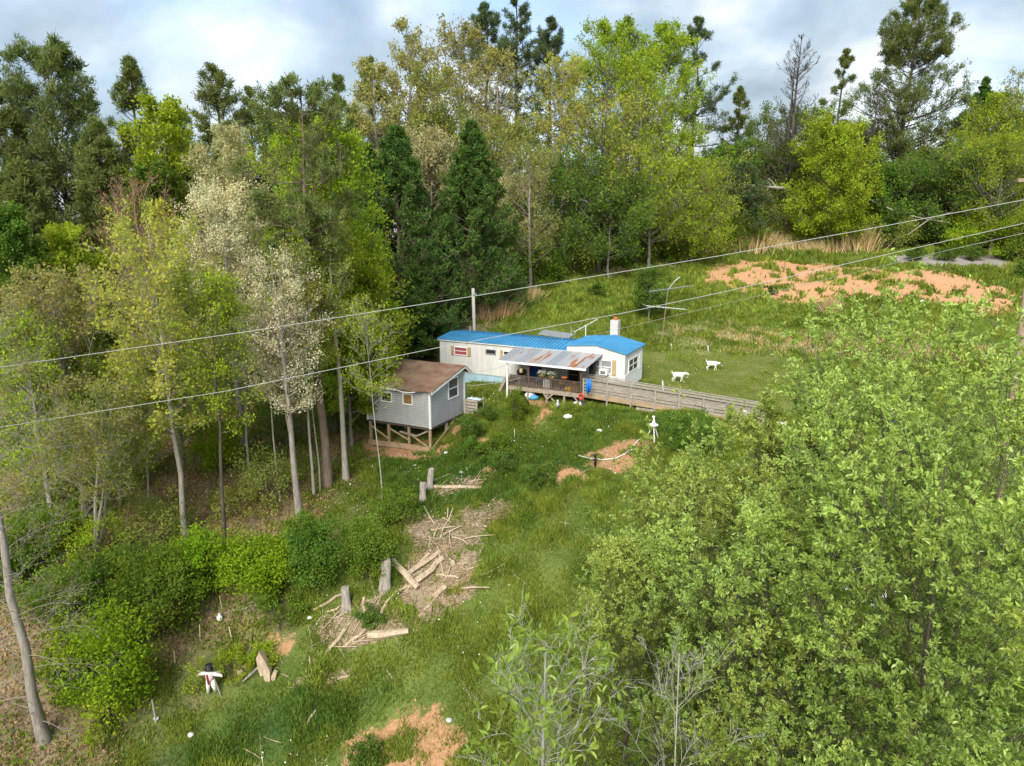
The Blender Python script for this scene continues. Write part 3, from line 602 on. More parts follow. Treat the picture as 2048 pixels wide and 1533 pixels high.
t = MB().tube([(-.1, 0, 0), (-.14, 0, .45), (-.12, 0, .95)], [.06, .10, .06], 10).tube([(.02, .0, .12), (.06, 0, .5), (.04, 0, .98)], [.06, .09, .06], 10).top('pool_float', M['bluep'], 'bright blue inflatable hanging on the ramp railing', 'float', None, True, pp(6.05, -.32, .85), TR)
a = np.linspace(0, 2 * math.pi, 17); MB().tube([(.17 * math.cos(q), 0, .17 * math.sin(q)) for q in a], .055, 8, False).top('ring', M['red'], 'red ring hanging on the front corner of the porch', 'ring', None, True, pp(5.45, -.14, .55), TR)
gq = pp(5.5, -.4); lathe_thing('water_jug', 'white jug on the ground under the red ring', 'jug', (gq.x, gq.y, G1(gq.x, gq.y)), [(.1, 0), (.13, .05), (.13, .25), (.04, .36), (.04, .42), (.0, .42)], M['whitep'])
def lump(nm, label, cat, loc, size, m, seed=0, n=10, rz=0, group=None):
    rg = np.random.default_rng(seed); V = []; F_ = []; k = 7
    for i in range(k + 1):
        ph = math.pi * i / k
        for j in range(n):
            th = 2 * math.pi * j / n; q = 1 + rg.uniform(-.22, .22); V.append((size[0] * math.sin(ph) * math.cos(th) * q, size[1] * math.sin(ph) * math.sin(th) * q, size[2] * .55 - size[2] * math.cos(ph) * q * .62))
    for i in range(k):
        for j in range(n): j2 = (j + 1) % n; F_.append((i * n + j, i * n + j2, (i + 1) * n + j2, (i + 1) * n + j))
    return MB().add(V, F_).top(nm, m, label, cat, group, True, loc, rz)
def gp(px, py, dz=0): q = ghit(px, py); return (q[0], q[1], q[2] + dz)
q = pp(1.6, .3); lump('tarp_bundle', 'white and blue crumpled tarp on the dirt under the porch', 'tarp', (q.x, q.y, G1(q.x, q.y)), (.35, .25, .5), M['whitep'], 3)
q = pp(1.95, .15); lump('cloth_bundle', 'blue cloth heap beside the white tarp under the porch', 'cloth', (q.x, q.y, G1(q.x, q.y)), (.35, .2, .28), plain('light blue cloth', (.08, .30, .50), .8), 4)
q = pp(5.1, .1); lump('plastic_bag', 'white and purple bag under the right end of the porch', 'bag', (q.x, q.y, G1(q.x, q.y)), (.3, .2, .2), M['whitep'], 5)
lump('bin_bag', 'black bag on the ground right of the small bush near the porch', 'bag', gp(1050, 812), (.28, .22, .4), M['black'], 6)
q = pp(5.65, -.2); lathe_thing('black_bucket', 'black bucket behind the white jug at the porch corner', 'bucket', (q.x, q.y, G1(q.x, q.y)), [(.17, 0), (.2, .42), (.17, .42), (.15, .05)], M['black'])
t = thing('leaning_planks', 'brown planks leaning against the left end of the porch', 'planks', tw(-7.7, -2.7, 0), TR)
for k in range(5): MB().bar((-.55 + k * .06, -.1 + k * .22, -.3), (.15 + k * .05, -.0 + k * .22, 1.15), .2, .03, (0, 1, 0)).obj('plank', M['newwood'] if k % 2 else M['wood'], t)
q = tw(-7.9, -.9, 0); lathe_thing('trash_bin', 'grey bin beside the left end of the porch', 'bin', (q.x, q.y, G1(q.x, q.y) - .05), [(.22, 0), (.28, .8), (.31, .82), (.31, .88), (.1, .95)], M['steel'])

# ------------------------------------------------------------------ ramp with board railings
ramp = thing('wheelchair_ramp', 'long grey wooden ramp with board railings running down from the porch', 'ramp', (4.55, 44.2, 0))
def rp(t, side, z):      # t metres along
    th = -.105; return Vector((t * math.cos(th) - side * math.sin(th), t * math.sin(th) + side * math.cos(th), z))
def rz_(t): return 1.97 - t * .145
RL = 11.6
MB().hexa([rp(0, 0, rz_(0) - .05), rp(RL, 0, rz_(RL) - .05), rp(RL, 1.35, rz_(RL) - .05), rp(0, 1.35, rz_(0) - .05), rp(0, 0, rz_(0)), rp(RL, 0, rz_(RL)), rp(RL, 1.35, rz_(RL)), rp(0, 1.35, rz_(0))]).obj('deck', M['newwood'], ramp)
for side in (-.12, 1.47):
    for t in np.arange(.08, RL + .1, 1.53):
        p = rp(t, side, 0); zb = G1(p.x + 4.55, p.y + 44.2) - .2
        MB().bar(rp(t, side, zb), rp(t, side, rz_(t) + .98), .1, .1).obj('post', M['wood2'], ramp)
    for k, zz0 in enumerate((.10, .30, .50, .70, .88)):
        s2 = side + (.07 if side < 0 else -.07); L_ = RL if k < 4 else RL
        MB().bar(rp(-.1, s2, rz_(-.1) + zz0), rp(L_, s2, rz_(L_) + zz0 + random.uniform(-.02, .02)), .03, .125).obj('rail_board', M['planks'], ramp)
    MB().bar(rp(-.1, side - .0, rz_(-.1) + 1.0), rp(RL, side, rz_(RL) + 1.0), .14, .035).obj('handrail', M['planks'], ramp)
MB().bar(rp(-.1, -.09, rz_(-.1) - .1), rp(RL, -.09, rz_(RL) - .1), .04, .26).obj('skirt_board', M['newwood'], ramp)
MB().bar(rp(3.5, -.12, rz_(3.5) - .42), rp(7.5, -.12, rz_(7.5) - .34), .03, .2).obj('skirt_board', M['wood2'], ramp)
MB().bar(rp(6.5, -.7, G1(11, 42.7) + .05), rp(9.8, -.9, G1(14, 42.5) + .05), .25, .05).top('loose_board', M['newwood'], 'pale tan board lying on the ground beside the ramp', 'board', loc=(4.55, 44.2, 0))

# ------------------------------------------------------------------ shed
SO = (-4.887, 40.224, .79); SR = -.4612
def sw(x, y, z=0): return Vector((SO[0] + x * math.cos(SR) - y * math.sin(SR), SO[1] + x * math.sin(SR) + y * math.cos(SR), SO[2] + z))
def sg(x, y): p = sw(x, y); return G1(p.x, p.y) - SO[2] - .15
shed = thing('shed', 'grey sided shed with a sagging brown shingle roof standing on stilts', 'shed', SO, SR)
MB().prism([(0, 0), (4, 0), (4, 2.72), (3.62, 3.02), (0, 2.28)], -4.6, 0, 'x').obj('wall', M['siding'], shed)
def slab(nm, q, t, m, par):
    a, b, c, d = [Vector(p) for p in q]; n_ = (b - a).cross(d - a).normalized(); n_ = n_ if n_.z > 0 else -n_
    return MB().hexa([a, b, c, d, a + n_ * t, b + n_ * t, c + n_ * t, d + n_ * t]).obj(nm, m, par)
# front roof slope with a slightly ragged sagging eave
V = []; NX, NY = 26, 12
for k in range(2):
    for i in range(NX + 1):
        for j in range(NY + 1):
            u, v = i / NX, j / NY; x = -4.9 + 5.25 * u; y = -.3 + 3.95 * v + (.06 * math.sin(i * 1.7) + .05 * math.sin(i * .6)) * (1 - v) ** 6
            z = 2.27 + (3.12 - 2.27) * v - .05 * math.sin(u * 3.1) * (1 - v) * 1.2 + .015 * math.sin(i * .9 + j); V.append((x, y, z + k * .07))
F_ = []; st = (NX + 1) * (NY + 1)
for i in range(NX):
    for j in range(NY):
        a = i * (NY + 1) + j; q = (a, a + NY + 1, a + NY + 2, a + 1); F_.append(q[::-1]); F_.append(tuple(p + st for p in q))
for i in range(NX): a = i * (NY + 1); F_.append((a, a + NY + 1, a + NY + 1 + st, a + st)); a += NY; F_.append((a, a + st, a + NY + 1 + st, a + NY + 1))
for j in range(NY): F_.append((j, j + st, j + 1 + st, j + 1)); a = NX * (NY + 1) + j; F_.append((a, a + 1, a + 1 + st, a + st))
MB().add(V, F_).obj('roof', M['shingle'], shed)
slab('roof', [(-4.9, 3.66, 3.12), (.35, 3.66, 3.12), (.35, 4.5, 2.55), (-4.9, 4.5, 2.55)], .07, M['shingle'], shed)
MB().bar((.33, -.33, 2.20), (.33, 3.66, 3.09), .04, .16, (0, -.2, 1)).obj('fascia', M['trim'], shed); MB().bar((.33, 3.66, 3.09), (.33, 4.5, 2.52), .04, .14, (0, .5, 1)).obj('fascia', M['trim'], shed)
MB().bar((-4.9, -.33, 2.22), (-2.2, -.33, 2.20), .03, .12).obj('fascia', M['trim'], shed); MB().tube([(-2.2, -.33, 2.2), (-1.7, -.36, 2.12), (-1.2, -.35, 2.13), (-.8, -.33, 2.2)], .03, 5).obj('loose_trim', M['trim'], shed)
for x, y, z1 in ((0.012, -.012, 2.28), (-4.612, -.012, 2.28), (.012, 4.0, 2.7)): MB().box((x - .06, y - .06, -.06), (x + .06, y + .06, z1)).obj('corner_trim', M['trim'], shed)
lp = MB(); zz2 = 0.0
while zz2 < 2.28:
    a = zz2; b = min(zz2 + .135, 2.28); lp.hexa([(-4.6, -.028, a), (0, -.028, a), (0, -.001, a), (-4.6, -.001, a), (-4.6, -.004, b), (0, -.004, b), (0, -.001, b), (-4.6, -.001, b)]); zz2 += .135
zz2 = 0.0
while zz2 < 2.9:
    a = zz2; b = zz2 + .135; y0 = max(.0, (b - 2.28) / .745 * 3.62) if b > 2.28 else 0; y1 = 4.0 if b < 2.72 else 4.0 - (b - 2.72) / .3 * .38
    if y1 > y0: lp.hexa([(.028, y0, a), (.028, y1, a), (.001, y1, a), (.001, y0, a), (.004, y0, b), (.004, y1, b), (.001, y1, b), (.001, y0, b)])
    zz2 += .135
lp.obj('lap_siding', M['siding'], shed)
lap_sh = MB()  # thin dark strips, painted shadow line under each siding lap
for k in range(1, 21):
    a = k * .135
    if a < 2.25: lap_sh.box((-4.55, -.031, a - .012), (-.05, -.006, a + .008))
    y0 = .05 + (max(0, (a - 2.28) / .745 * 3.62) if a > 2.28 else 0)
    if y0 < 3.9: lap_sh.box((.006, y0, a - .012), (.031, 3.94 if a < 2.6 else 3.6, a + .008))
lap_sh.obj('siding_shadow_line', plain('lap shadow grey', (.20, .20, .20), .9, .2), shed)
window(shed, ('y', -.03), -3.52, -2.68, 1.27, 1.92, M['glass'], nz=1, fr=.07); window(shed, ('y', -.03), -1.9, -1.17, 1.27, 1.98, M['brownb'], nz=1, fr=.07)
window(shed, ('x', .03), 2.0, 3.2, 1.28, 2.58, M['glass'], nz=2, fr=.07)
MB().box((-4.6, 0.0, -.16), (0, 4, -.01)).obj('floor_frame', M['dark'], shed)
for x in (-4.5, -3.1, -1.6, -.07):
    for y in (.07, 1.9): MB().box((x - .07, y - .07, sg(x, y)), (x + .07, y + .07, -.16)).obj('stilt', M['newwood'] if y < 1 else M['wood'], shed)
for p_, q_ in (((-1.5, -.03, -.55), (-.12, -.03, -1.25)), ((-3.0, -.03, -.4), (-1.6, -.03, -.95)), ((-4.4, -.03, -.4), (-3.1, -.03, -1.1))): MB().bar(p_, q_, .04, .1).obj('brace', M['newwood'], shed)
for a, b in ((-4.6, -1.6), (-1.6, 0)): MB().bar((a, -.1, sg(a, -.1) + .38), (b, -.1, sg(b, -.1) + .38), .04, .34).obj('base_board', M['newwood'], shed)
MB().bar((.05, .0, -1.35), (.05, 2.6, -.25), .05, .13).obj('brace', M['newwood'], shed); MB().bar((.12, .1, -1.5), (.12, 3.6, -.22), .05, .13).obj('brace', M['newwood'], shed)
MB().bar((-.2, -.05, -.22), (-1.0, -.05, -.62), .1, .1).bar((-1.0, -.05, -.62), (-2.2, -.05, -.5), .1, .1).obj('brace', M['wood'], shed)
t = thing('pallet_crate', 'weathered wooden crate of blue and white odds and ends behind the shed', 'crate', sw(.65, 4.3, 0), SR)
z0 = sg(.6, 4.3) + .15
for k in range(5): MB().box((-.45, -.55 + k * .001, z0 + .05 + k * .2), (.45, -.5, z0 + .2 + k * .2)).obj('slat', M['wood2'], t)
for x in (-.45, .42):
    for y in (-.5, .4): MB().box((x - .04, y - .04, z0), (x + .04, y + .04, z0 + 1.0)).obj('leg', M['wood2'], t)
MB().box((-.45, -.5, z0 + .86), (.45, .45, z0 + .9)).obj('top', M['wood2'], t)
for k in range(7): lump('plastic_scrap', ['pale blue scrap', 'white crumpled scrap', 'grey blue scrap'][k % 3] + ' heaped on the crate behind the shed', 'scrap', sw(.3 + .13 * k, 4.1 + .1 * (k % 3), z0 + .9), (.13, .12, .12), [M['skirt'], M['whitep'], M['steel']][k % 3], 20 + k, group='scraps on the crate behind the shed')

# ------------------------------------------------------------------ poles and wires
def pole(nm, label, base, top, r0, r1, m, arm=None):
    t = thing(nm, label, 'pole', base); b, e = Vector(base), Vector(top) - Vector(base); MB().tube([(0, 0, -.5), e * .5, e], [r0, (r0 + r1) / 2, r1], 12).obj('shaft', m, t, True)
    return t, e
q = at(946, 577, 56); qb = (q[0] + .1, 56, G1(q[0], 56)); t, e = pole('utility_pole', 'slim grey pole standing behind the left half of the mobile home', qb, (q[0], 56, q[2]), .15, .12, M['polegrey'])
MB().box((e.x - .02, e.y - .2, e.z - .5), (e.x + .28, e.y - .1, e.z - .4)).obj('bracket', M['steel'], t)
pt = at(2082, 372, 27); pb = at(2026, 790, 27); k_ = (G1(19.5, 27) - pt[2]) / (pb[2] - pt[2]); pbs = pt + (pb - pt) * k_
t, e = pole('utility_pole', 'thick brown utility pole rising at the right edge of the photo', tuple(pbs), tuple(pt + np.array([0, 0, .6])), .17, .12, M['pole']); MB().bar((e.x - .9, e.y, e.z - .4), (e.x + .9, e.y, e.z - .4), .1, .12).obj('crossarm', M['pole'], t)
pl = at(-420, 760, 27); gl = G1(pl[0], 27); pole('utility_pole', 'pole left of the frame that carries the two long wires', (pl[0], 27, gl), (pl[0], 27, pl[2] + 1.5), .17, .12, M['pole'])
def wire(label, pts, r, group='overhead wires'):
    P = [Vector(p) for p in pts]; out_ = []
    for i in range(len(P) - 1):
        for k in range(10): u = k / 10; a, b = P[i], P[i + 1]; m_ = a.lerp(b, u); out_.append(m_)
    out_.append(P[-1]); return MB().tube(out_, r, 5).top('power_line', M['rope'], label, 'wire', group, True)
wire('upper of the two long pale wires crossing the whole picture', [at(-420, 795, 27), at(0, 735, 27), at(500, 663, 27), at(946, 593, 27), at(1440, 512, 27), at(1750, 456, 27), at(2076, 395, 27)], .012)
wire('lower of the two long pale wires crossing in front of the shed roof', [at(-420, 930, 27), at(0, 855, 27), at(450, 783, 27.), at(880, 695, 27), at(1250, 626, 27), at(1440, 586, 27), at(1750, 515, 27), at(2078, 440, 27)], .0115)
wire('thin lowest wire at the right dropping from the brown pole over the orange field', [at(2078, 460, 27), at(1900, 500, 29), at(1700, 548, 33), at(1400, 620, 40), at(1180, 672, 46)], .009)
for k, (a, b) in enumerate([((935, 747), (1040, 722)), ((940, 772), (1060, 752))]): wire(['upper', 'lower'][k] + ' thin cord strung from the shed to the porch', [at(*a, 43.9), at((a[0] + b[0]) / 2, (a[1] + b[1]) / 2 + 4, 45), at(*b, 46.3)], .015, 'cords between shed and porch')
# television aerials
def aerial(mb, c, L, rot, tilt, n, span):
    ax = Vector((math.cos(rot), math.sin(rot), tilt)).normalized(); cr = Vector((-math.sin(rot), math.cos(rot), 0)); c = Vector(c)
    mb.tube([c - ax * L / 2, c + ax * L / 2], (.018), 5)
    for i in range(n):
        u = i / (n - 1); p = c + ax * L * (u - .5); s_ = span * (1 - .65 * u); mb.tube([p - cr * s_, p, p + cr * s_], .010, 4)
q = ghit(1322, 690); t = thing('antenna_mast', 'tall rusty mast carrying two white television aerials behind the mobile home', 'antenna', q)
h1 = at(1322 + 14, 580, q[1])[2] - q[2]; x1 = at(1336, 580, q[1])[0] - q[0]; MB().tube([(0, 0, -.3), (x1 * .7, 0, h1 * .7), (x1, 0, h1)], .032, 6).obj('mast', M['pole'], t)
m_ = MB(); aerial(m_, (x1 + .25, 0, h1 + .1), 3.6, .15, .12, 12, 1.1); m_.tube([(x1, 0, h1), (x1 + .5, 0, h1 + .7), (x1 + .9, 0, h1 + 1.)], .03, 5); m_.obj('aerial', M['steel'], t)
m_ = MB(); aerial(m_, (x1 * .7, 0, h1 * .68), 3.2, .1, -.1, 9, 1.0); m_.obj('aerial', M['whitep'], t)
t = thing('antenna', 'low white television aerial leaning over the blue roof left of the chimney', 'antenna', tw(-4.4, 4.3, 3.1), TR); m_ = MB(); aerial(m_, (-.1, 0, .9), 1.9, .5, .55, 5, .9); m_.tube([(0, 0, -1.5), (-.1, 0, .9)], .03, 5); m_.obj('aerial', M['whitep'], t)
t = thing('metal_sheet', 'pale blue grey metal roof panel showing behind the mobile home', 'metal sheet', tw(-8.8, 5.2, 0), TR); MB().hexa([(0, 0, 2.9), (2.6, 0, 2.75), (2.6, 1.2, 2.9), (0, 1.2, 3.05), (0, 0, 2.96), (2.6, 0, 2.81), (2.6, 1.2, 2.96), (0, 1.2, 3.11)]).obj('panel', M['steel'], t)
for x in (.1, 2.5): MB().box((x, .5, -1.0), (x + .08, .58, 2.82)).obj('post', M['steel'], t)
MB().bar((2.5, .9, 2.6), (2.42, .9, 3.6), .05, .05).obj('post', M['steel'], t)

# ------------------------------------------------------------------ yard objects
def stick(nm, label, cat, a, b, r0, r1, m, ground=True, group=None, bend=.06, n=6, kinks=4, dz=0):
    """log, branch or stake between two picture points on the ground"""
    A = ghit(*a); B = ghit(*b); A[2] += r0 * .8 + dz; B[2] += r1 * .8 + dz; A, B = Vector(A), Vector(B); L = (B - A).length; P = []
    for i in range(kinks + 1):
        u = i / kinks; p = A.lerp(B, u); w_ = bend * L * (0 if i in (0, kinks) else 1); p = p + Vector((random.uniform(-w_, w_), random.uniform(-w_, w_), 0)); p.z = max(p.z, G1(p.x, p.y) + r1); P.append(p - A)
    return MB().tube(P, [r0 + (r1 - r0) * i / kinks for i in range(kinks + 1)], n).top(nm, m, label, cat, group, False, A)
def stump(label, base, top, r, m, nm='tree_stump', jag=.2):
    q = ghit(*base); h = at(*top, q[1])[2] - q[2]; dx_ = at(*top, q[1])[0] - q[0]; V = []; F_ = []; n = 12; rg = np.random.default_rng(base[0])
    lv = [(-.2, 1.35), (.05, 1.2), (.3, 1.), (.7, .95), (1, .92)]
    for li, (u, rr) in enumerate(lv):
        for k in range(n):
            a = 2 * math.pi * k / n; q_ = r * rr * (1 + .12 * math.sin(3 * a + base[0]) + rg.uniform(-.06, .06)); V.append((dx_ * u + q_ * math.cos(a), q_ * math.sin(a), h * u + (rg.uniform(-jag, jag * .4) * r * 2 if li == 4 else 0)))
    for i in range(len(lv) - 1):
        for k in range(n): k2 = (k + 1) % n; F_.append((i * n + k, i * n + k2, (i + 1) * n + k2, (i + 1) * n + k))
    F_.append(tuple((len(lv) - 1) * n + k for k in range(n))); return MB().add(V, F_).top(nm, m, label, 'stump', 'cut stumps on the slope', False, q)
stump('taller of the two grey stumps beside the pale log', (858, 980), (863, 938), .17, M['grey']); stump('shorter grey stump left of the pale log', (845, 1002), (846, 965), .17, M['grey'])
stump('grey stump with splayed roots in the dark bush edge above the log pile', (770, 1178), (773, 1122), .24, M['grey'], jag=.3); stump('round grey stump between fallen sticks below the bushes', (694, 1219), (690, 1174), .2, M['grey'])
stick('bare_log', 'short pale root leg standing under the splayed grey stump', 'log', (768, 1182), (772, 1150), .05, .06, M['log'], kinks=2)
stick('bare_log', 'pale log lying level beside the two tall stumps', 'log', (866, 978), (964, 980), .13, .11, M['log'], bend=.01)
LG = 'bare logs and limbs heaped on the slope'
for lb, a, b, r0, r1 in [('thick bare log crossing the pile from upper left to lower middle', (786, 1128), (836, 1182), .13, .12), ('long pale log leaning up to the right at the top of the pile', (812, 1158), (880, 1108), .10, .08),
    ('split log pointing to the upper right in the middle of the pile', (832, 1170), (886, 1122), .12, .10), ('bare limb forking above the middle of the pile', (808, 1160), (858, 1112), .07, .06), ('pale log at the lower right edge of the heap', (866, 1200), (892, 1178), .10, .09),
    ('thin bent limb running from the pile down to the big lower log', (738, 1278), (788, 1192), .06, .05), ('short limb joining the bent pole and the pile', (788, 1192), (828, 1172), .05, .06), ('big pale log with split end lying at the foot of the chip patch', (738, 1278), (818, 1268), .17, .10),
    ('straight stick standing upright right of the round stump', (728, 1198), (725, 1256), .06, .05), ('thick bare stick slanting down left of the big log', (690, 1262), (650, 1318), .06, .07), ('second slanting stick close to the big log', (732, 1262), (688, 1298), .05, .06),
    ('pale stick sloping up to the round stump from the left', (626, 1224), (684, 1192), .05, .05), ('short stick below the round stump', (654, 1226), (690, 1214), .04, .04), ('thin branch lying across the lower right chips', (838, 1236), (880, 1190), .035, .03),
    ('thin pale stick on the grass below the slanting stick', (632, 1336), (646, 1298), .03, .03), ('curved white branch lying alone on the dark grass', (612, 1452), (632, 1422), .035, .03), ('short branch at the top of the chip patch', (858, 1072), (862, 1105), .03, .03),
    ('crooked limb on the right side of the heap', (872, 1152), (918, 1158), .05, .04), ('short thick chunk at the upper right of the heap', (905, 1128), (908, 1138), .09, .09), ('thin limb crossing the right of the heap', (898, 1118), (912, 1138), .03, .03),
    ('grey stick lying in the leaf litter behind the white jug', (500, 1225), (520, 1205), .03, .03), ('long thin grey branch in the litter below the bushes', (430, 1235), (560, 1200), .025, .015), ('short pale stick near the foot of the slope chips', (675, 1360), (700, 1352), .04, .03)]:
    stick('bare_log', lb, 'log', a, b, r0 * 1.3, r1 * 1.3, M['log'] if 'grey' not in lb else M['grey'], group=LG, bend=.05, dz=.05 if 'pile' in lb else 0)
def stake(label, base, top, r=.025, m='cane', nm='garden_stake', cat='stake', grp='thin stakes'):
    q = ghit(*base); p = at(*top, q[1]); return MB().tube([(0, 0, -.2), tuple(p - q)], r, 6).top(nm, M[m], label, cat, grp, False, q)
stake('thin pale stake nearest the bushes left of the jug', (400, 1283), (399, 1250)); stake('thin pale stake right of the white jug', (466, 1286), (458, 1254)); stake('thin pale stake above the white jug', (445, 1218), (439, 1192))
stake('dark metal fence post behind the broken plank stump', (511, 1298), (504, 1276), .035, 'black'); stake('short brown stake in the litter left of the scarecrow', (350, 1330), (348, 1302)); stake('leaning stake at the lower left litter edge', (312, 1445), (304, 1400), .03, 'polegrey')
stake('white stake at the left end of the mown lawn edge', (1344, 699), (1342, 688), .04, 'whitep'); stake('white stake right of the first at the top of the mown lawn', (1417, 702), (1416, 692), .04, 'whitep'); stake('white stake just behind the ramp railing', (1327, 782), (1325, 762), .04, 'whitep')
stake('thin stake by the flowering weeds below the shed corner', (1029, 875), (1029, 858), .025, 'cane'); stake('dark stake beside the bush in front of the porch', (1046, 835), (1046, 808), .03, 'black')
q = ghit(1190, 936); p = at(1189, 918, q[1]); t = thing('black_post', 'squat black post standing in the orange clay beside the white hose', 'post', q); MB().lathe((0, 0, -.1), [(.05, 0), (.05, .5), (.12, .52), (.12, .6), (.05, .62), (.05, .75), (.1, .77), (.1, .85)], 10).obj('post', M['black'], t, True)
hs = [(1150, 902), (1158, 914), (1178, 919), (1205, 922), (1228, 920), (1248, 912), (1262, 900), (1275, 884), (1283, 878)]; P = [ghit(*h) + np.array([0, 0, .07]) for h in hs]; MB().tube([p - P[0] for p in P], .024, 6).top('hose', M['whitep'], 'white hose curving over the orange clay to the little windmill', 'hose', None, True, P[0])
# small white lawn windmill
q = ghit(1306, 878); hh = at(1305, 834, q[1])[2] - q[2]; t = thing('garden_windmill', 'small white metal windmill on three legs at the end of the hose', 'windmill', q); zt = hh * .66
for a in (.5, 2.6, 4.7): MB().tube([(.42 * math.cos(a), .42 * math.sin(a), -.1), (.05 * math.cos(a), .05 * math.sin(a), zt)], .03, 6).obj('leg', M['whitep'], t)
MB().lathe((0, 0, zt - .05), [(.30, 0), (.27, .05), (.10, .12), (.06, .3), (.03, .42)], 12).obj('cap', M['whitep'], t, True); MB().tube([(0, 0, zt + .3), (0, 0, hh)], .02, 5).obj('spindle', M['whitep'], t); MB().prism([(-.04, -.02), (.1, .05), (.02, .14), (-.09, .1)], -.01, .01).obj('vane', M['whitep'], t).location = (-.03, 0, hh - .06)
# scarecrow
q = ghit(424, 1393); sc_ = thing('scarecrow', 'scarecrow in a black hat, pink shirt and white trousers with arms spread', 'scarecrow', q, -.1); u = (at(424, 1330, q[1])[2] - q[2]) / 1.6
S_ = lambda pts: [(a * u, b * u, c * u) for a, b, c in pts]
for s_, fx in ((-1, -.12), (1, .17)):
    MB().tube(S_([(s_ * .08, 0, .85), (s_ * .10 + fx * .2, 0, .55), (fx + s_ * .03, .0, .16 if s_ < 0 else .3)]), [.105 * u, .095 * u, .07 * u], 10).obj('trouser_leg', M['cream'], sc_, True)
MB().tube(S_([(0, 0, .78), (0, 0, .95), (0, 0, 1.15), (0, 0, 1.25)]), [.15 * u, .17 * u, .18 * u, .08 * u], 12).obj('shirt', M['pink'], sc_, True)
for s_ in (-1, 1): MB().tube(S_([(s_ * .12, 0, 1.17), (s_ * .36, -.02, 1.14), (s_ * .55, -.02, 1.05 if s_ < 0 else 1.12), (s_ * .6, -.02, .94 if s_ < 0 else 1.05)]), [.085 * u, .075 * u, .06 * u, .035 * u], 8).obj('sleeve', plain('pale pink cloth', (.74, .62, .62), .9, .1), sc_, True)
MB().prism([(p * u, z * u) for p, z in ((-.025, .72), (.06, .72), (.02, 1.22), (-.05, 1.22))], -.2 * u, -.165 * u).obj('tie', plain('maroon cloth', (.16, .02, .03), .8), sc_)
MB().lathe((0, 0, 1.22 * u), [(.03 * u, 0), (.1 * u, .05 * u), (.11 * u, .16 * u), (.06 * u, .24 * u)], 12).obj('head', M['cream'], sc_, True); MB().tube(S_([(-.16, -.06, 1.24), (0, -.1, 1.21), (.16, -.06, 1.25)]), .05 * u, 8).obj('scarf', M['whitep'], sc_, True)
MB().lathe((0, 0, 1.36 * u), [(.19 * u, 0), (.19 * u, .02 * u), (.125 * u, .03 * u), (.14 * u, .24 * u), (.05 * u, .25 * u)], 14).obj('hat', M['black'], sc_, True)
MB().bar((-.6 * u, .06, 1.19 * u), (.5 * u, .06, 1.22 * u), .03, .03).obj('crossbar', M['grey'], sc_); MB().bar((.12 * u, .05, 1.1 * u), (.42 * u, .05, -.1), .04, .04).obj('pole', M['grey'], sc_)
# broken plank stump, boards, jug, rocks, scraps
q = ghit(531, 1358); t = thing('split_stump', 'jagged tan slab of split trunk standing above the scarecrow', 'stump', q); hh = at(518, 1300, q[1])[2] - q[2]
MB().prism([(-.24, .42 * hh), (-.16, .2), (-.04, .26), (.02, -.05), (.24, -.05), (.27, .32 * hh), (.13, .62 * hh), (-.02, .85 * hh), (-.12, hh), (-.2, .82 * hh), (-.27, .78 * hh)], -.14, .12).obj('slab', M['log'], t); MB().prism([(.26, -.02), (.42, -.02), (.55, .35), (.4, .42), (.3, .2)], -.1, .05).obj('splinter', M['log'], t)
MB().bar((-.95, -.1, -.05), (-.3, 0, .55), .06, .06).obj('prop', M['grey'], t)
MB().prism([(-.14, 0), (.02, -.12), (.16, .05), (.08, .2), (-.18, .18)], -.03, .03).top('wood_chunk', M['log'], 'small tan wood chunk between scarecrow and split stump', 'wood', loc=gp(482, 1352, .1)); MB().prism([(-.1, 0), (.08, -.05), (.1, .1), (-.06, .12)], -.03, .03).top('wood_chunk', M['log'], 'smaller wood chip just above the tan wood chunk', 'wood', loc=gp(489, 1338, .08))
MB().lathe((0, 0, 0), [(.10, 0), (.13, .06), (.13, .2), (.04, .3), (.04, .35)], 10).top('plastic_jug', M['whitep'], 'white plastic jug lying in the leaf litter by the stakes', 'jug', None, True, gp(440, 1243, .05), .6)
lump('rock', 'pale rock on the dark grass at the bottom left', 'rock', gp(382, 1474), (.14, .12, .16), M['stone'], 9); lump('rock', 'round pale rock on the orange dirt beside the foreground twigs', 'rock', gp(898, 1444), (.14, .12, .12), M['stone'], 10); lump('rock', 'dull rock at the lower left litter edge', 'rock', gp(313, 1440), (.13, .1, .12), M['stone'], 11)
for k, (x, y, s_, lb) in enumerate([(922, 948, .16, 'white bag, left of two, in the grass above the pale log'), (938, 939, .17, 'white bag, right of two, in the grass above the pale log'), (893, 908, .16, 'white bag in weeds near the front corner of the shed'), (1842, 606, .28, 'white scrap at the front edge of the orange field'),
    (1135, 838, .3, 'white crumpled netting on the grass below the porch'), (1199, 865, .2, 'white curved scrap on the grass left of the windmill'), (620, 1238, .12, 'pale blue scrap by the stick in the weeds'), (1020, 885, .12, 'white scrap among the flowering weeds')]):
    lump('litter_bag', lb, 'bag', gp(x, y), (s_, s_ * .8, s_ * .8), M['whitep'], 30 + k)
q = ghit(1115, 824); t = thing('garden_figure', 'white wire garden figure standing on the grass in front of the porch', 'figure', q); MB().lathe((0, 0, .25), [(.05, 0), (.12, .06), (.15, .2), (.1, .34), (.04, .42)], 10).obj('body', M['steel'], t, True); MB().lathe((0, 0, .66), [(.03, 0), (.06, .04), (.05, .1), (.01, .13)], 10).obj('head', M['whitep'], t, True)
for x in (-.07, .07): MB().tube([(x, 0, -.1), (x, 0, .3)], .02, 5).obj('leg', M['steel'], t)
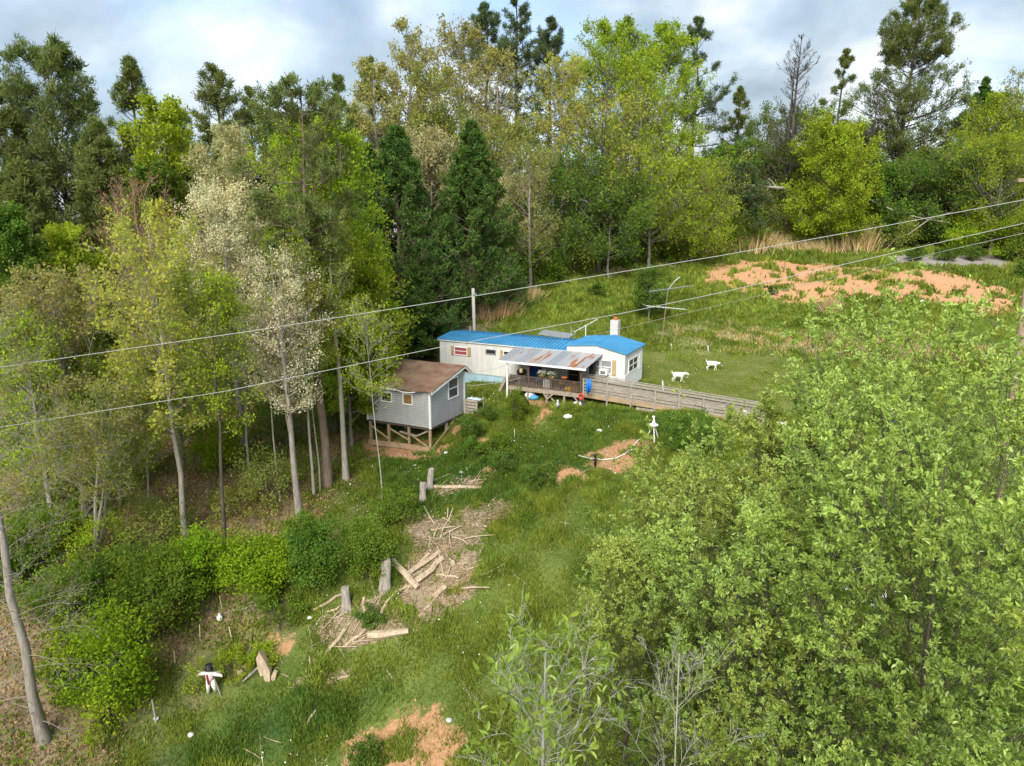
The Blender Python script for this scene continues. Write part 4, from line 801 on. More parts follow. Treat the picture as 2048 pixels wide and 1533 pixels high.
a = np.linspace(0, 2 * math.pi, 17); q = ghit(1417, 832); MB().tube([(.24 * math.cos(v), 0, .24 + .24 * math.sin(v)) for v in a], .09, 8, False).top('white_hoop', M['whitep'], 'white round hoop leaning against the low end of the ramp', 'hoop', None, True, q + np.array([0, .0, .05]))
q = ghit(1487, 838); lathe_thing('white_bucket', 'white bucket beside the low end of the ramp', 'bucket', tuple(q), [(.18, 0), (.22, .5), (.2, .5), (.17, .05)], M['whitep'])
lump('dark_sack', 'dark sack with a red patch past the white bucket', 'bag', gp(1512, 834), (.3, .22, .35), M['black'], 50); MB().tube([(-.12, 0, 0), (.0, .03, .25), (.1, 0, .45)], .08, 8).top('red_cloth', M['red'], 'red cloth hanging on the dark sack at the ramp end', 'cloth', None, True, gp(1516, 838, .1))
t = MB().bar((0, 0, .12), (2.2, -.2, .12), .5, .1).top('white_board', M['cream'], 'long white board lying past the low end of the ramp', 'board', loc=gp(1560, 850))
t = thing('blue_play_set', 'blue plastic play frame glimpsed through the apple branches', 'play set', gp(1757, 872)); MB().tube([(-.5, 0, 0), (-.3, 0, 1.3), (.3, 0, 1.3), (.5, 0, 0)], .07, 8).obj('frame', M['bluep'], t, True); MB().box((-.35, -.3, .5), (.35, .3, .58)).obj('seat', M['bluep'], t)
lathe_thing('blue_barrel', 'blue barrel right of the blue play frame behind the apple leaves', 'barrel', gp(1790, 852), [(.25, 0), (.3, .2), (.3, .6), (.25, .8)], M['bluep']); lathe_thing('blue_tub', 'blue tub in front of the blue play frame behind leaves', 'tub', gp(1752, 886), [(.2, 0), (.28, .3), (.24, .3), (.18, .04)], M['bluep'])
t = thing('white_trailer', 'white flat roofed trailer mostly hidden behind the apple trees', 'trailer', (13.5, 25.0, G1(13.5, 25)), .1); MB().box((-1.3, -.8, .5), (1.3, .8, 1.8)).obj('body', M['whitep'], t)
for x in (-.7, .7): MB().tube([(x, -.85, .38), (x, -.65, .38)], .38, 14).obj('wheel', M['black'], t)

# ------------------------------------------------------------------ goats
def goat(label, q, L, rz, headm, down, tailc):
    g_ = thing('goat', label, 'goat', q, rz, 'goats grazing on the mown lawn'); s_ = L / 1.15
    me = bpy.data.meshes.new('body'); V = []; E_ = []; Rr = []
    def v(p, r): V.append(tuple(c * s_ for c in p)); Rr.append((r[0] * s_ * 1.2, r[1] * s_ * 1.2) if isinstance(r, tuple) else (r * s_, r * s_)); return len(V) - 1
    def chain(i, ps):
        for p, r in ps: j = v(p, r); E_.append((i, j)); i = j
        return i
    pel = v((-.36, 0, .66), (.13, .15)); bel = chain(pel, [((-.15, 0, .61), (.16, .18)), ((.08, 0, .61), (.16, .18)), ((.27, 0, .64), (.13, .16))])
    nk = chain(bel, [((.42, 0, .70 - .05 * down), (.075, .09)), ((.56, 0, .80 - .22 * down), (.065, .07))]); hd = chain(nk, [((.66, 0, .84 - .3 * down), (.07, .075)), ((.78, 0, .78 - .34 * down), (.05, .05)), ((.86, 0, .73 - .36 * down), (.035, .035))])
    for sy in (-1, 1):
        fx = .05 * sy
        chain(bel, [((.29, sy * .09, .48), .06), ((.28 + fx, sy * .09, .27), .034), ((.27 + fx * 1.6, sy * .09, .05), .026), ((.29 + fx * 1.6, sy * .09, .01), .03)])
        chain(pel, [((-.34, sy * .1, .50), .075), ((-.30 - fx, sy * .1, .36), .045), ((-.43 - fx, sy * .1, .24), .03), ((-.39 - fx, sy * .1, .05), .026), ((-.37 - fx, sy * .1, .01), .03)])
    chain(pel, [((-.47, 0, .74), .035), ((-.53, 0, .86), .025), ((-.51, 0, .95), .016)])
    me.from_pydata(V, E_, []); me.materials.append(M['goat']); o = link('body', me, g_); sk = o.modifiers.new('skin', 'SKIN'); sb = o.modifiers.new('sub', 'SUBSURF'); sb.levels = sb.render_levels = 2
    for i, r in enumerate(Rr): me.skin_vertices[0].data[i].radius = r
    me.skin_vertices[0].data[0].use_root = True
    hz_ = .84 - .3 * down
    for sy in (-1, 1):
        MB().tube([(.62 * s_, sy * .05 * s_, (hz_ + .04) * s_), (.60 * s_, sy * .15 * s_, (hz_ + .01) * s_), (.62 * s_, sy * .2 * s_, (hz_ - .03) * s_)], [.02 * s_, .03 * s_, .01 * s_], 6).obj('ear', headm, g_, True)
        MB().tube([(.63 * s_, sy * .03 * s_, (hz_ + .07) * s_), (.59 * s_, sy * .045 * s_, (hz_ + .16) * s_), (.53 * s_, sy * .06 * s_, (hz_ + .2) * s_)], [.016 * s_, .012 * s_, .005 * s_], 6).obj('horn', M['skin'], g_, True)
        MB().lathe((.72 * s_, sy * .052 * s_, (hz_ - .01) * s_), [(.0, -.012), (.012, 0), (.0, .012)], 6).obj('eye', M['black'], g_)
    if headm is M['goatdark']: MB().tube([(.64 * s_, 0, (hz_ + .01) * s_), (.76 * s_, 0, (hz_ - .05) * s_), (.87 * s_, 0, (hz_ - .10) * s_)], [.088 * s_, .068 * s_, .045 * s_], 10).obj('face', headm, g_, True)
    return g_
goat('white goat with raised tail facing right, nearer the house', ghit(1356, 764), 1.0, -.08, M['goat'], .4, 0)
goat('white goat with a dark face grazing, farther up the lawn', ghit(1424, 741), 1.02, -.3, M['goatdark'], .8, 1)

# ------------------------------------------------------------------ leaf and bark materials
LM = dict(
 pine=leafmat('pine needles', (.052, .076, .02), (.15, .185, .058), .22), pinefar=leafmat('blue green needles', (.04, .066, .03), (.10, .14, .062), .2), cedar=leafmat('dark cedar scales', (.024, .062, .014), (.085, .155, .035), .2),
 yg=leafmat('yellow green leaves', (.115, .175, .012), (.29, .38, .035), .4), bright=leafmat('bright green leaves', (.085, .155, .010), (.23, .33, .022), .4), mid=leafmat('green leaves', (.045, .095, .014), (.12, .19, .03), .35),
 olive=leafmat('olive young leaves', (.11, .13, .03), (.26, .29, .07), .35), yellow=leafmat('yellow spring leaves', (.17, .185, .03), (.37, .38, .08), .4), brown=leafmat('bronze young leaves', (.15, .145, .045), (.29, .285, .09), .35), red=leafmat('reddish buds', (.20, .095, .045), (.33, .20, .09), .3),
 rust=leafmat('rusty young leaves', (.22, .11, .035), (.34, .24, .07), .35), cream=leafmat('cream blossom', (.20, .21, .09), (.40, .39, .22), .35), white=leafmat('white blossom', (.28, .275, .15), (.58, .56, .40), .3), apple=leafmat('apple leaves', (.044, .086, .009), (.28, .365, .078), .34, True),
 appletip=leafmat('pale apple tips', (.20, .28, .09), (.46, .54, .28), .35, True), shrub=leafmat('shrub leaves', (.055, .10, .012), (.155, .22, .032), .38), grass=leafmat('grass blades', (.056, .086, .012), (.23, .285, .05), .35), dark=leafmat('dark weeds', (.04, .085, .016), (.11, .175, .032), .3),
 straw=leafmat('straw', (.30, .23, .12), (.52, .42, .25), .3), litter=leafmat('dead leaves', (.12, .075, .04), (.36, .25, .15), .1), chips=leafmat('wood splinters', (.14, .10, .065), (.42, .33, .24), .0), cherry=leafmat('glossy cherry leaves', (.08, .13, .012), (.20, .27, .04), .3, True),
)
BM = dict(grey=barkmat('grey bark', (.14, .12, .10), (.34, .30, .26)), brown=barkmat('brown bark', (.10, .07, .05), (.26, .19, .14)), pale=barkmat('pale bark', (.22, .19, .15), (.42, .38, .32)), dark=barkmat('dark bark', (.04, .032, .026), (.12, .095, .075)), white=barkmat('lichen bark', (.20, .19, .16), (.46, .44, .39)), red=barkmat('reddish twigs', (.20, .11, .08), (.36, .24, .19)))
PRE = {
 'pine': dict(env='pine', cb=.12, n1=84, n2=7, n3=5, nl=11, leaf=.36, aspect=.18, sig=.13, el=(.8, .1), curve=.3, lm='pine', bm='dark', wig=.1, subl=.36, leafup=.45, twigr=.012),
 'pinesp': dict(env='spire', cb=.34, n1=56, n2=7, n3=5, nl=16, leaf=.34, aspect=.2, sig=.12, el=(.75, .05), curve=.3, lm='pine', bm='dark', wig=.2, subl=.4, leafup=.45, twigr=.012, gap=.1),
 'cedar': dict(env='cone', cb=.02, n1=170, n2=8, n3=4, nl=10, leaf=.30, aspect=.35, sig=.09, el=(.85, .15), curve=.3, lm='cedar', bm='brown', wig=.05, subl=.34, leafup=.55),
 'dec': dict(env='oval', cb=.28, n1=44, n2=7, n3=5, nl=11, leaf=.24, aspect=.6, sig=.2, el=(1.0, .3), curve=.2, lm='olive', bm='grey', twigr=.008),
 'spring': dict(env='oval', cb=.25, n1=52, n2=7, n3=6, nl=4, leaf=.17, aspect=.62, sig=.14, el=(1.15, .45), curve=.15, lm='yellow', bm='grey', subl=.42, twigr=.006, wig=.12),
 'dense': dict(env='round', cb=.08, n1=64, n2=7, n3=6, nl=11, leaf=.24, aspect=.65, sig=.2, el=(1.1, .2), curve=.15, lm='bright', bm='brown'),
 'snag': dict(env='pine', cb=.3, n1=60, n2=6, n3=3, nl=0, el=(.9, .3), curve=.35, bm='dark', bare=True, twigr=.02, wig=.1, subl=.35),
 'bare': dict(env='vase', cb=.2, n1=40, n2=7, n3=5, nl=1, leaf=.12, sig=.1, el=(1.25, .8), curve=.1, lm='red', bm='red', twigr=.012),
}
CALL = []
def T(pre, px, Y, top, w, label, cat='tree', name=None, lm=None, bm=None, base=None, group=None, seed=0, **kw):
    d = dict(PRE[pre]); d.update(kw); lmn = lm or d.pop('lm', None); d.pop('lm', None)
    if pre == 'spring' and 'nl' in kw: d['nl'] = max(2, int(kw['nl'] * 2.2))
    if pre in ('dec', 'dense') and 'nl' in kw: d['nl'] = int(kw['nl'] * 1.6)
    if pre in ('dec', 'spring'): d['leaf'] = d['leaf'] * (1.0 if Y < 40 else 1.12)
    bmn = bm or d['bm']; d.pop('bm')
    x = at(px, (top + 600) / 2, Y)[0] if base is None else None
    if base is not None: q = ghit(*base); x, Y = q[0], q[1]
    z = G1(x, Y); tp = at(px, top, Y); H = tp[2] - z; dd = ray(px, top); depth = Y / dd[1]; rad = w / 2 / FOC * depth
    lean = (tp[0] - x, 0) if base is not None else (0, 0); name = name or {'pine': 'pine_tree', 'pinesp': 'pine_tree', 'cedar': 'cedar_tree', 'snag': 'dead_tree', 'bare': 'bare_tree'}.get(pre, 'leafy_tree')
    return make_tree(name, label, cat, (x, Y, z), H, rad, LM[lmn] if lmn else None, BM[bmn], lean=lean, seed=seed + px, group=group, **d)
# left back row of pines
T('pine', 128, 58, 96, 235, 'biggest dark pine at the far left with a broad rounded top', env='oval', cb=.05, n1=150, n2=8, leaf=.36, nl=13, el=(.95, .1))
T('pine', 22, 55, 195, 220, 'dark pine cut by the left edge of the photo', cb=.05, n1=80)
T('pine', 285, 68, 118, 170, 'pine with three ragged tips right of the biggest left pine', cb=.1)
T('pine', 450, 70, 122, 210, 'pine with wide upswept boughs against the grey sky', cb=.1)
T('pine', 375, 64, 215, 150, 'lower pine between the two tall left pines'); T('pine', 520, 76, 178, 110, 'slim pine behind the flat topped pine on its left'); T('pinesp', 690, 84, 145, 110, 'thin spire pine poking up right of the flat topped pine', n1=26)
T('pine', 215, 50, 250, 210, 'dark pine filling the gap under the biggest left pine', cb=.03, n1=90); T('pine', 60, 46, 330, 200, 'lower dark pine at the left edge', cb=.03, n1=90)
T('dense', 345, 52, 205, 150, 'bright yellow green tree in front of the left pines', lm='yg', nl=6, cb=.1); T('dense', 330, 49, 345, 160, 'shadowy green tree under the bright yellow green crown', lm='mid', nl=6)
T('bare', 282, 46, 368, 160, 'reddish bare tree with a fan of upright twigs above the yellow tree', n1=70, n2=8, nl=2); T('pine', 480, 62, 250, 160, 'dark pine behind the cream flowering tree'); T('pine', 560, 66, 215, 150, 'dark pine right behind the flat topped pine'); T('dec', 640, 62, 235, 150, 'green leafy tree behind the flat topped pine', lm='mid')
# flat topped pitch pine
T('pine', 603, 36, 158, 285, 'tall flat topped pine with a long bare trunk left of the shed', base=(655, 975), env='umb', cb=.56, n1=60, n2=8, n3=5, nl=10, leaf=.24, aspect=.2, sig=.07, el=(.5, -.05), curve=.25, bm='brown', trunk_r=.26, wig=.12, lm='pine', gap=.05)
T('spring', 475, 52, 270, 180, 'cream crowned tree behind the flat topped pine', lm='cream', nl=8, leaf=.16); T('spring', 452, 41, 372, 160, 'white blossoming tree left of the tall pine trunk', lm='white', nl=6, cb=.35, leaf=.11); T('spring', 548, 37, 520, 160, 'leaning tree with loose white blossom', lm='white', base=(602, 1045), nl=4, cb=.45, gap=.3, n1=34, leaf=.1)
T('dense', 640, 44, 262, 240, 'tall vivid green maple filling the gap left of the dark cedars', lm='yg', cb=.12, nl=8, env='oval', n1=90, leaf=.2); T('dense', 728, 44, 520, 150, 'vivid green maple boughs reaching over the shed roof', lm='yg', cb=.15, nl=5, leaf=.19); T('spring', 690, 42, 640, 130, 'loose yellow green young tree against the shed left end', lm='yg', nl=5, leaf=.15, cb=.3)
T('cedar', 797, 59, 258, 250, 'pointed dark cedar, tallest of the pair behind the shed'); T('cedar', 742, 61, 292, 150, 'slimmer dark cedar tucked left of the tallest one', n1=120); T('cedar', 832, 56, 540, 120, 'lower dark cedar skirt directly behind the mobile home left end', n1=120); T('cedar', 945, 62, 250, 205, 'pointed dark cedar standing alone behind the grey pole')
# left front
T('spring', 292, 33, 425, 235, 'tall yellow leafed tree with a grey trunk', lm='yellow', base=(374, 1100), cb=.40, nl=3, n1=56, leaf=.15, trunk_r=.15, bm='pale'); T('spring', 330, 38, 640, 190, 'lower yellow green crown beside the grey trunk', lm='yg', nl=2, leaf=.14, n1=34)
T('spring', 105, 33, 560, 270, 'rust tinted young tree at the left', lm='brown', nl=3, leaf=.14, n1=44, cb=.35); T('spring', 130, 42, 468, 150, 'yellow green sapling crown at the upper left edge of the clearing trees', lm='yg', nl=7, leaf=.17); T('spring', 18, 39, 425, 120, 'green sapling cut by the left edge below the pines', lm='mid', nl=8)
T('spring', 40, 31, 640, 190, 'olive bushy tree at the left edge under the rust tinted tree', lm='yg', nl=2, leaf=.13, n1=36, cb=.35); T('spring', 205, 29, 780, 200, 'pale barked tree with several leaning stems', lm='olive', base=(188, 1120), nl=3, leaf=.12, bm='pale', multi=3, trunk_r=.11, cb=.4)
T('bare', -120, 20, 620, 330, 'thick grey trunk with bare curling twigs at the lower left edge', base=(90, 1480), cb=.05, n1=70, nl=1, bm='grey', trunk_r=.2, branch_w=.28, leaf=.08, el=(.9, -.15), twigr=.005, lm='olive', env='oval', curve=-.2)
T('spring', 420, 34, 560, 170, 'dark slender tree right of the yellow tree', lm='yg', base=(450, 1108), n1=30, cb=.5, nl=2, leaf=.12, bm='dark', trunk_r=.11)
for lb, b, tp, wd, tr, bmn, l_, nl in [('pale slender trunk left of the tall pine', (628, 992), (588, 500), 150, .11, 'pale', 'olive', 2), ('thick grey trunk just left of the shed', (692, 962), (655, 400), 130, .22, 'grey', 'olive', 3), ('thin pale pole of a tree second left of the pine', (600, 1010), (555, 640), 110, .08, 'pale', 'cream', 2),
    ('very thin leaning trunk between the pale trunks', (640, 985), (596, 560), 110, .06, 'pale', 'yellow', 3), ('bare thin sapling in front of the shed corner', (765, 1000), (728, 600), 120, .05, 'pale', 'yg', 1), ('thin grey trunk deep in the wood left of the yellow tree', (240, 1010), (205, 640), 130, .09, 'grey', 'mid', 5), ('thin grey trunk right of the pale stems', (300, 1040), (270, 700), 120, .08, 'grey', 'yg', 4), ('slim trunk in the shade under the white blossom', (500, 960), (470, 600), 140, .09, 'grey', 'yg', 4), ('slim pale trunk with blossom sprays below the upper wire', (560, 1005), (520, 640), 140, .08, 'pale', 'white', 2)]:
    T('spring', tp[0], 30, tp[1], wd, lb, lm=l_, base=b, nl=nl, leaf=.13, bm='pale' if bmn == 'grey' else bmn, trunk_r=tr * .75, cb=.55, n1=24)
# centre back row
T('pinesp', 750, 86, 105, 140, 'dark ragged pine behind the leftmost bronze crown'); T('dec', 808, 82, 42, 125, 'bronze crowned tree with a rounded top at the upper centre left', lm='brown', nl=4, cb=.3, env='narrow'); T('dec', 770, 78, 130, 110, 'thin bronze tree leaning beside the rounded one', lm='brown', nl=4)
T('dec', 925, 86, 62, 185, 'wide olive brown crown below the tallest central pines', lm='brown', nl=4, n1=56); T('dec', 872, 79, 135, 130, 'olive tree left of the wide olive brown crown', lm='olive', nl=4); T('dec', 990, 80, 110, 120, 'brown budded tree in front of the tallest pines', lm='brown', nl=3)
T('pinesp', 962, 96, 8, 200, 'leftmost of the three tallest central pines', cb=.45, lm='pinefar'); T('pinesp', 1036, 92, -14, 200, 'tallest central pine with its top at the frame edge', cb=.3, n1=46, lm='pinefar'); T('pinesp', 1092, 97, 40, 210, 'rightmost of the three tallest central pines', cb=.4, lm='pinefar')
T('dec', 1108, 78, 112, 130, 'yellow bronze oak left of the big bright crowns', lm='yellow', nl=3); T('dec', 1200, 74, 190, 210, 'open bronze oak with visible forked limbs', lm='yellow', nl=2, n1=36, gap=.15, bm='dark'); T('dec', 1215, 86, 58, 165, 'big bright green crown, left half of the pair', lm='yg', nl=7, env='round', cb=.35); T('dec', 1322, 85, 62, 170, 'big bright green crown, right half of the pair', lm='yg', nl=7, env='narrow', cb=.3); T('dec', 1275, 79, 130, 130, 'bright green lower crown between the big pair', lm='yg', nl=4, gap=.15)
T('pinesp', 1250, 99, 40, 240, 'dark pine top behind the left bright crown', lm='pinefar'); T('pinesp', 1380, 95, 38, 230, 'dark pine right of the bright crowns', cb=.2, n1=48, lm='pinefar'); T('dense', 1385, 78, 330, 190, 'yellow green rounded tree below the dark right pine', lm='yg', nl=4, leaf=.2); T('dec', 1300, 76, 300, 200, 'bronze green tree in the middle of the wood edge', lm='yg', nl=4)
T('spring', 1062, 68, 300, 150, 'grey sapling with a visible thin trunk right of the lone cedar', lm='olive', nl=2, bm='grey', n1=30); T('spring', 1040, 72, 365, 110, 'cream flowering tree right of the lone cedar', lm='cream', nl=7); T('dec', 862, 73, 275, 120, 'cream and olive tree between the cedars', lm='cream', nl=5); T('dec', 900, 78, 230, 170, 'olive tree above the lone cedar left shoulder', lm='olive', nl=5); T('dec', 1010, 76, 250, 170, 'olive tree above the lone cedar right shoulder', lm='olive', nl=5); T('dec', 1130, 74, 330, 190, 'green leafy tree low in the centre wood', lm='mid', nl=5); T('dec', 1220, 72, 370, 170, 'dull green tree low behind the grassy bank', lm='mid', nl=5)
# right back row
T('pinesp', 1472, 98, 178, 120, 'slim pine alone right of the bright crowns', cb=.2); T('spring', 1530, 94, 222, 130, 'light green airy tree left of the dead tree', lm='mid', nl=4, bm='pale'); T('snag', 1583, 86, 66, 170, 'tall dead tree with bare upswept branches'); T('snag', 1568, 87, 110, 120, 'second shorter dead leader beside the tall dead tree', n1=36)
T('pinesp', 1653, 99, 102, 130, 'slim pine right of the dead tree', cb=.25, n1=30); T('snag', 1737, 90, 155, 120, 'dead twiggy tree left of the biggest right pine', n1=44); T('pine', 1795, 92, -12, 310, 'biggest pine on the right reaching the top of the photo', cb=.12, n1=120, nl=20, lm='pine'); T('dec', 1600, 92, 230, 140, 'pale green tree behind the dead tree', lm='mid', nl=5, leaf=.2)
T('cedar', 1940, 97, 160, 130, 'dark spruce behind the round bright tree', n1=110); T('dense', 1975, 86, 200, 150, 'round yellow green tree at the upper right', lm='yg', nl=5); T('spring', 2012, 84, 140, 80, 'thin pale tree rising above the right edge bushes', lm='olive', nl=1, bm='pale'); T('pinesp', 1480, 84, 330, 120, 'small grey green pine beside the dry grass', lm='pinefar')
T('dense', 1660, 82, 270, 170, 'vivid green round tree in the middle of the right wood edge', lm='yg', nl=11, n1=60); T('pine', 1830, 86, 300, 200, 'spreading pine below the biggest right pine', lm='pine', cb=.03, n1=70); T('dense', 1900, 82, 330, 190, 'green bushy tree right of the spreading pine', lm='mid', nl=6); T('spring', 1990, 78, 290, 200, 'loose olive green tree at the right edge', lm='yg', nl=4); T('dense', 1760, 84, 350, 150, 'dark green low tree between the vivid tree and the spreading pine', lm='mid', nl=6); T('dense', 2050, 82, 240, 130, 'green tree cut by the right edge of the photo', lm='mid', nl=6)
T('dense', 1550, 90, 320, 150, 'dull green tree behind the fallen trunk', lm='mid', nl=5); T('dec', 1440, 88, 300, 120, 'green tree beside the slim lone pine', lm='mid', nl=5); T('pine', 1700, 104, 250, 150, 'distant pine behind the vivid green tree', lm='pinefar'); T('pine', 1900, 108, 230, 160, 'distant pine left of the dark spruce', lm='pinefar')
# deeper filler trees
far = [(60, 85, 210, 200, 'pine', 'behind the left edge pine'), (200, 88, 190, 180, 'pine', 'behind the gap of the two left pines'), (380, 92, 225, 160, 'pine', 'far back between the upswept pines'), (600, 90, 215, 170, 'pine', 'far back behind the flat topped pine'), (720, 82, 215, 130, 'pine', 'behind the vivid maple top'), (700, 70, 300, 150, 'dec', 'in the shade behind the vivid maple'), (840, 100, 330, 170, 'dec', 'far back between bronze crowns'), (960, 104, 335, 170, 'dec', 'far behind the wide olive crown'), (1080, 102, 345, 160, 'pine', 'far behind the central pines'), (1180, 106, 345, 170, 'dec', 'far behind the open bronze oak'), (1290, 108, 345, 170, 'pine', 'far behind the bright pair'), (1400, 106, 350, 150, 'dec', 'far right of the bright pair'), (1500, 110, 320, 150, 'dec', 'far behind the airy tree'), (1620, 112, 300, 170, 'dec', 'far behind the vivid round tree'), (1780, 112, 270, 180, 'dec', 'far behind the biggest right pine'), (2010, 104, 250, 170, 'dec', 'far behind the right edge trees')]
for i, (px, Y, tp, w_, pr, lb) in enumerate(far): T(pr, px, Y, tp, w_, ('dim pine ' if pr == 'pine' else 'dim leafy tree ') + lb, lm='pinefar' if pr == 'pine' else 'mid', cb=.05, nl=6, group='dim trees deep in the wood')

# ------------------------------------------------------------------ bushes
def B(px, py, Y, top, w, label, lm='shrub', name='bush', cat='bush', leaf=.15, per=70, n=60, group=None, bm='brown', **kw):
    if Y is None: q = ghit(px, py); x, Y = q[0], q[1]
    else: x = at(px, py, Y)[0]
    z = G1(x, Y); H = max(at(px, top, Y)[2] - z, .4); depth = Y / ray(px, top)[1]
    return make_bush(name, label, cat, (x, Y, z), H, w / 2 / FOC * depth, LM[lm], BM[bm], n=n, per=per, leaf=leaf, group=group, **kw)
for a in [(222, 1425, None, 1215, 170, 'big vivid green bush left of the scarecrow', 'bright', .13, 70, 90), (150, 1395, None, 1270, 90, 'darker bush left of the big vivid bush', 'shrub', .12, 80, 60), (320, 1265, None, 1110, 150, 'yellow green bush mass above the big vivid bush', 'shrub', .13, 90, 90), (415, 1180, None, 1060, 120, 'vivid bush at the foot of the dark slender tree', 'bright', .13, 80, 70),
    (535, 1180, None, 1075, 120, 'round bright bush above the leaf litter slope', 'bright', .13, 90, 70), (640, 1160, None, 1050, 115, 'mid green bush right of the round bright bush', 'mid', .12, 90, 70), (742, 1148, None, 1050, 85, 'dense green bush just above the splayed stump', 'shrub', .11, 100, 70), (610, 1110, None, 1030, 80, 'small bush at the foot of the pale trunks', 'shrub', .12, 70, 40),
    (235, 1215, None, 1110, 120, 'dull green thicket left of the pale barked tree foot', 'mid', .13, 70, 70), (90, 1120, None, 1010, 130, 'low green thicket under the rust tinted tree', 'shrub', .13, 60, 70), (25, 1180, None, 1080, 100, 'green bush at the left edge by the thick grey trunk', 'mid', .13, 60, 50), (320, 1100, None, 990, 120, 'straggly olive bush between the grey trunks', 'olive', .12, 45, 50),
    (540, 1010, None, 900, 110, 'sparse olive bush in the shade of the wood', 'olive', .12, 40, 50), (250, 960, None, 860, 130, 'yellow green understory bush under the yellow tree', 'yg', .14, 50, 60), (440, 940, None, 840, 120, 'vivid understory bush right of the yellow tree trunk', 'bright', .14, 55, 60), (60, 910, None, 800, 150, 'dark green understory bush at the far left', 'mid', .15, 60, 60), (570, 880, 42, 740, 160, 'shadowed bush behind the pale trunks', 'mid', .15, 60, 60), (680, 860, 44, 760, 130, 'yellow green bush against the left end of the shed', 'yg', .14, 50, 50),
    (150, 1010, None, 900, 130, 'loose green bush below the rust tinted tree', 'shrub', .13, 45, 60), (480, 1070, 34, 960, 110, 'thin olive bush by the dark slender trunk', 'olive', .12, 40, 40), (410, 820, 47, 650, 190, 'deep green undergrowth bush in the wood centre left', 'mid', .17, 60, 60), (620, 780, 50, 600, 170, 'vivid undergrowth bush behind the pine trunk', 'bright', .17, 60, 60), (200, 800, 48, 640, 200, 'undergrowth bush behind the yellow tree', 'yg', .17, 60, 60), (40, 780, 50, 600, 200, 'undergrowth bush at the far left edge', 'olive', .17, 60, 60),
    (60, 1030, None, 920, 120, 'straggly olive bush at the far left below the olive tree', 'olive', .11, 40, 60), (200, 1130, None, 1040, 110, 'twiggy bush left of the pale barked tree foot', 'yg', .11, 36, 50), (120, 1250, None, 1140, 130, 'dull green bush above the darker bush', 'shrub', .12, 50, 60), (290, 1180, None, 1090, 110, 'twiggy bush under the grey trunk of the yellow tree', 'shrub', .11, 40, 50), (370, 1160, None, 1090, 90, 'small vivid bush below the grey trunk', 'yg', .11, 46, 50), (480, 1130, None, 1060, 80, 'small olive bush right of the dark slender tree', 'olive', .1, 40, 40),
    (1032, 842, None, 782, 40, 'upright small bush standing in front of the porch left end', 'shrub', .09, 60, 40), (1075, 968, None, 930, 62, 'dark round weed bush beside the orange clay', 'dark', .1, 60, 40), (1008, 945, None, 905, 58, 'dark round weed bush right of the two white bags', 'dark', .1, 60, 40), (940, 880, None, 838, 60, 'leafy weed bush at the shed back corner', 'dark', .1, 60, 40), (975, 840, None, 815, 40, 'low weed bush in the grass right of the shed', 'dark', .1, 50, 30), (1000, 905, None, 870, 55, 'green weed bush below the pale stake', 'shrub', .1, 60, 40), (950, 912, None, 875, 60, 'green weed bush above the two white bags', 'mid', .1, 60, 40),
    (1378, 905, None, 830, 120, 'dark green shrub behind the paler apple foliage right of the windmill', 'mid', .12, 90, 60), (745, 1250, None, 1215, 45, 'tuft of weeds between the sticks below the chips', 'dark', .09, 50, 26), (800, 1040, None, 985, 90, 'grassy weed bush below the short stump', 'shrub', .1, 60, 40), (735, 1533, None, 1485, 60, 'dark tuft at the foot of the orange dirt mound', 'dark', .1, 60, 30), (530, 1330, None, 1290, 60, 'yellow green weedy bush left of the split stump', 'yg', .09, 40, 30), (470, 1345, None, 1295, 70, 'yellow green vine bush behind the scarecrow', 'yg', .08, 30, 34), (395, 1380, None, 1325, 60, 'yellow green weeds left of the scarecrow', 'yg', .08, 24, 26), (560, 1245, None, 1190, 110, 'green weeds on the litter slope', 'shrub', .1, 40, 40),
    (1192, 597, 66, 570, 34, 'small dark shrub alone in the meadow', 'dark', .14, 60, 30), (1740, 560, None, 548, 22, 'dark weed tuft in the orange field', 'dark', .12, 40, 16), (1538, 590, None, 572, 26, 'dark weed clump at the front of the orange field', 'dark', .14, 40, 20), (2045, 560, 70, 525, 30, 'dark shrub cut by the right edge beside the gravel bed', 'dark', .16, 60, 30),
    (1490, 470, 84, 440, 90, 'green bush among the dry grasses', 'shrub', .2, 60, 40)]:
    px, py, Y, tp, w_, lb, lm_, lf, per, n_ = a; B(px, py, Y, tp, w_, lb, lm_, leaf=lf, per=per, n=n_)
SM = plain('gravel bed marker', (.3, .3, .3))
for i, (px, lb) in enumerate([(1830, 'leftmost of the round shrubs in the gravel bed'), (1892, 'second round shrub in the gravel bed'), (1947, 'third round shrub in the gravel bed'), (2014, 'rightmost and largest round shrub in the gravel bed')]):
    B(px, 521, None, 494, 34, lb, 'dark', 'round_shrub', 'shrub', .12, 70, 40, 'round shrubs in the gravel bed')
hedge = [(1050, 70, 470, 110), (1090, 72, 500, 90), (1130, 74, 430, 130), (1170, 77, 460, 110), (1215, 79, 440, 130), (1265, 80, 425, 130), (1320, 81, 420, 140), (1375, 82, 405, 140), (1425, 84, 385, 140), (1480, 86, 400, 120), (1530, 87, 385, 130), (1590, 88, 395, 120), (1640, 84, 425, 110), (1700, 85, 420, 120), (1750, 86, 400, 130), (1800, 85, 415, 130), (1850, 86, 395, 140), (1910, 84, 415, 140), (1960, 82, 400, 140), (2020, 80, 405, 150), (1345, 79, 455, 70), (1000, 68, 520, 90), (1780, 82, 440, 90), (1940, 79, 425, 120), (2040, 77, 420, 110)]
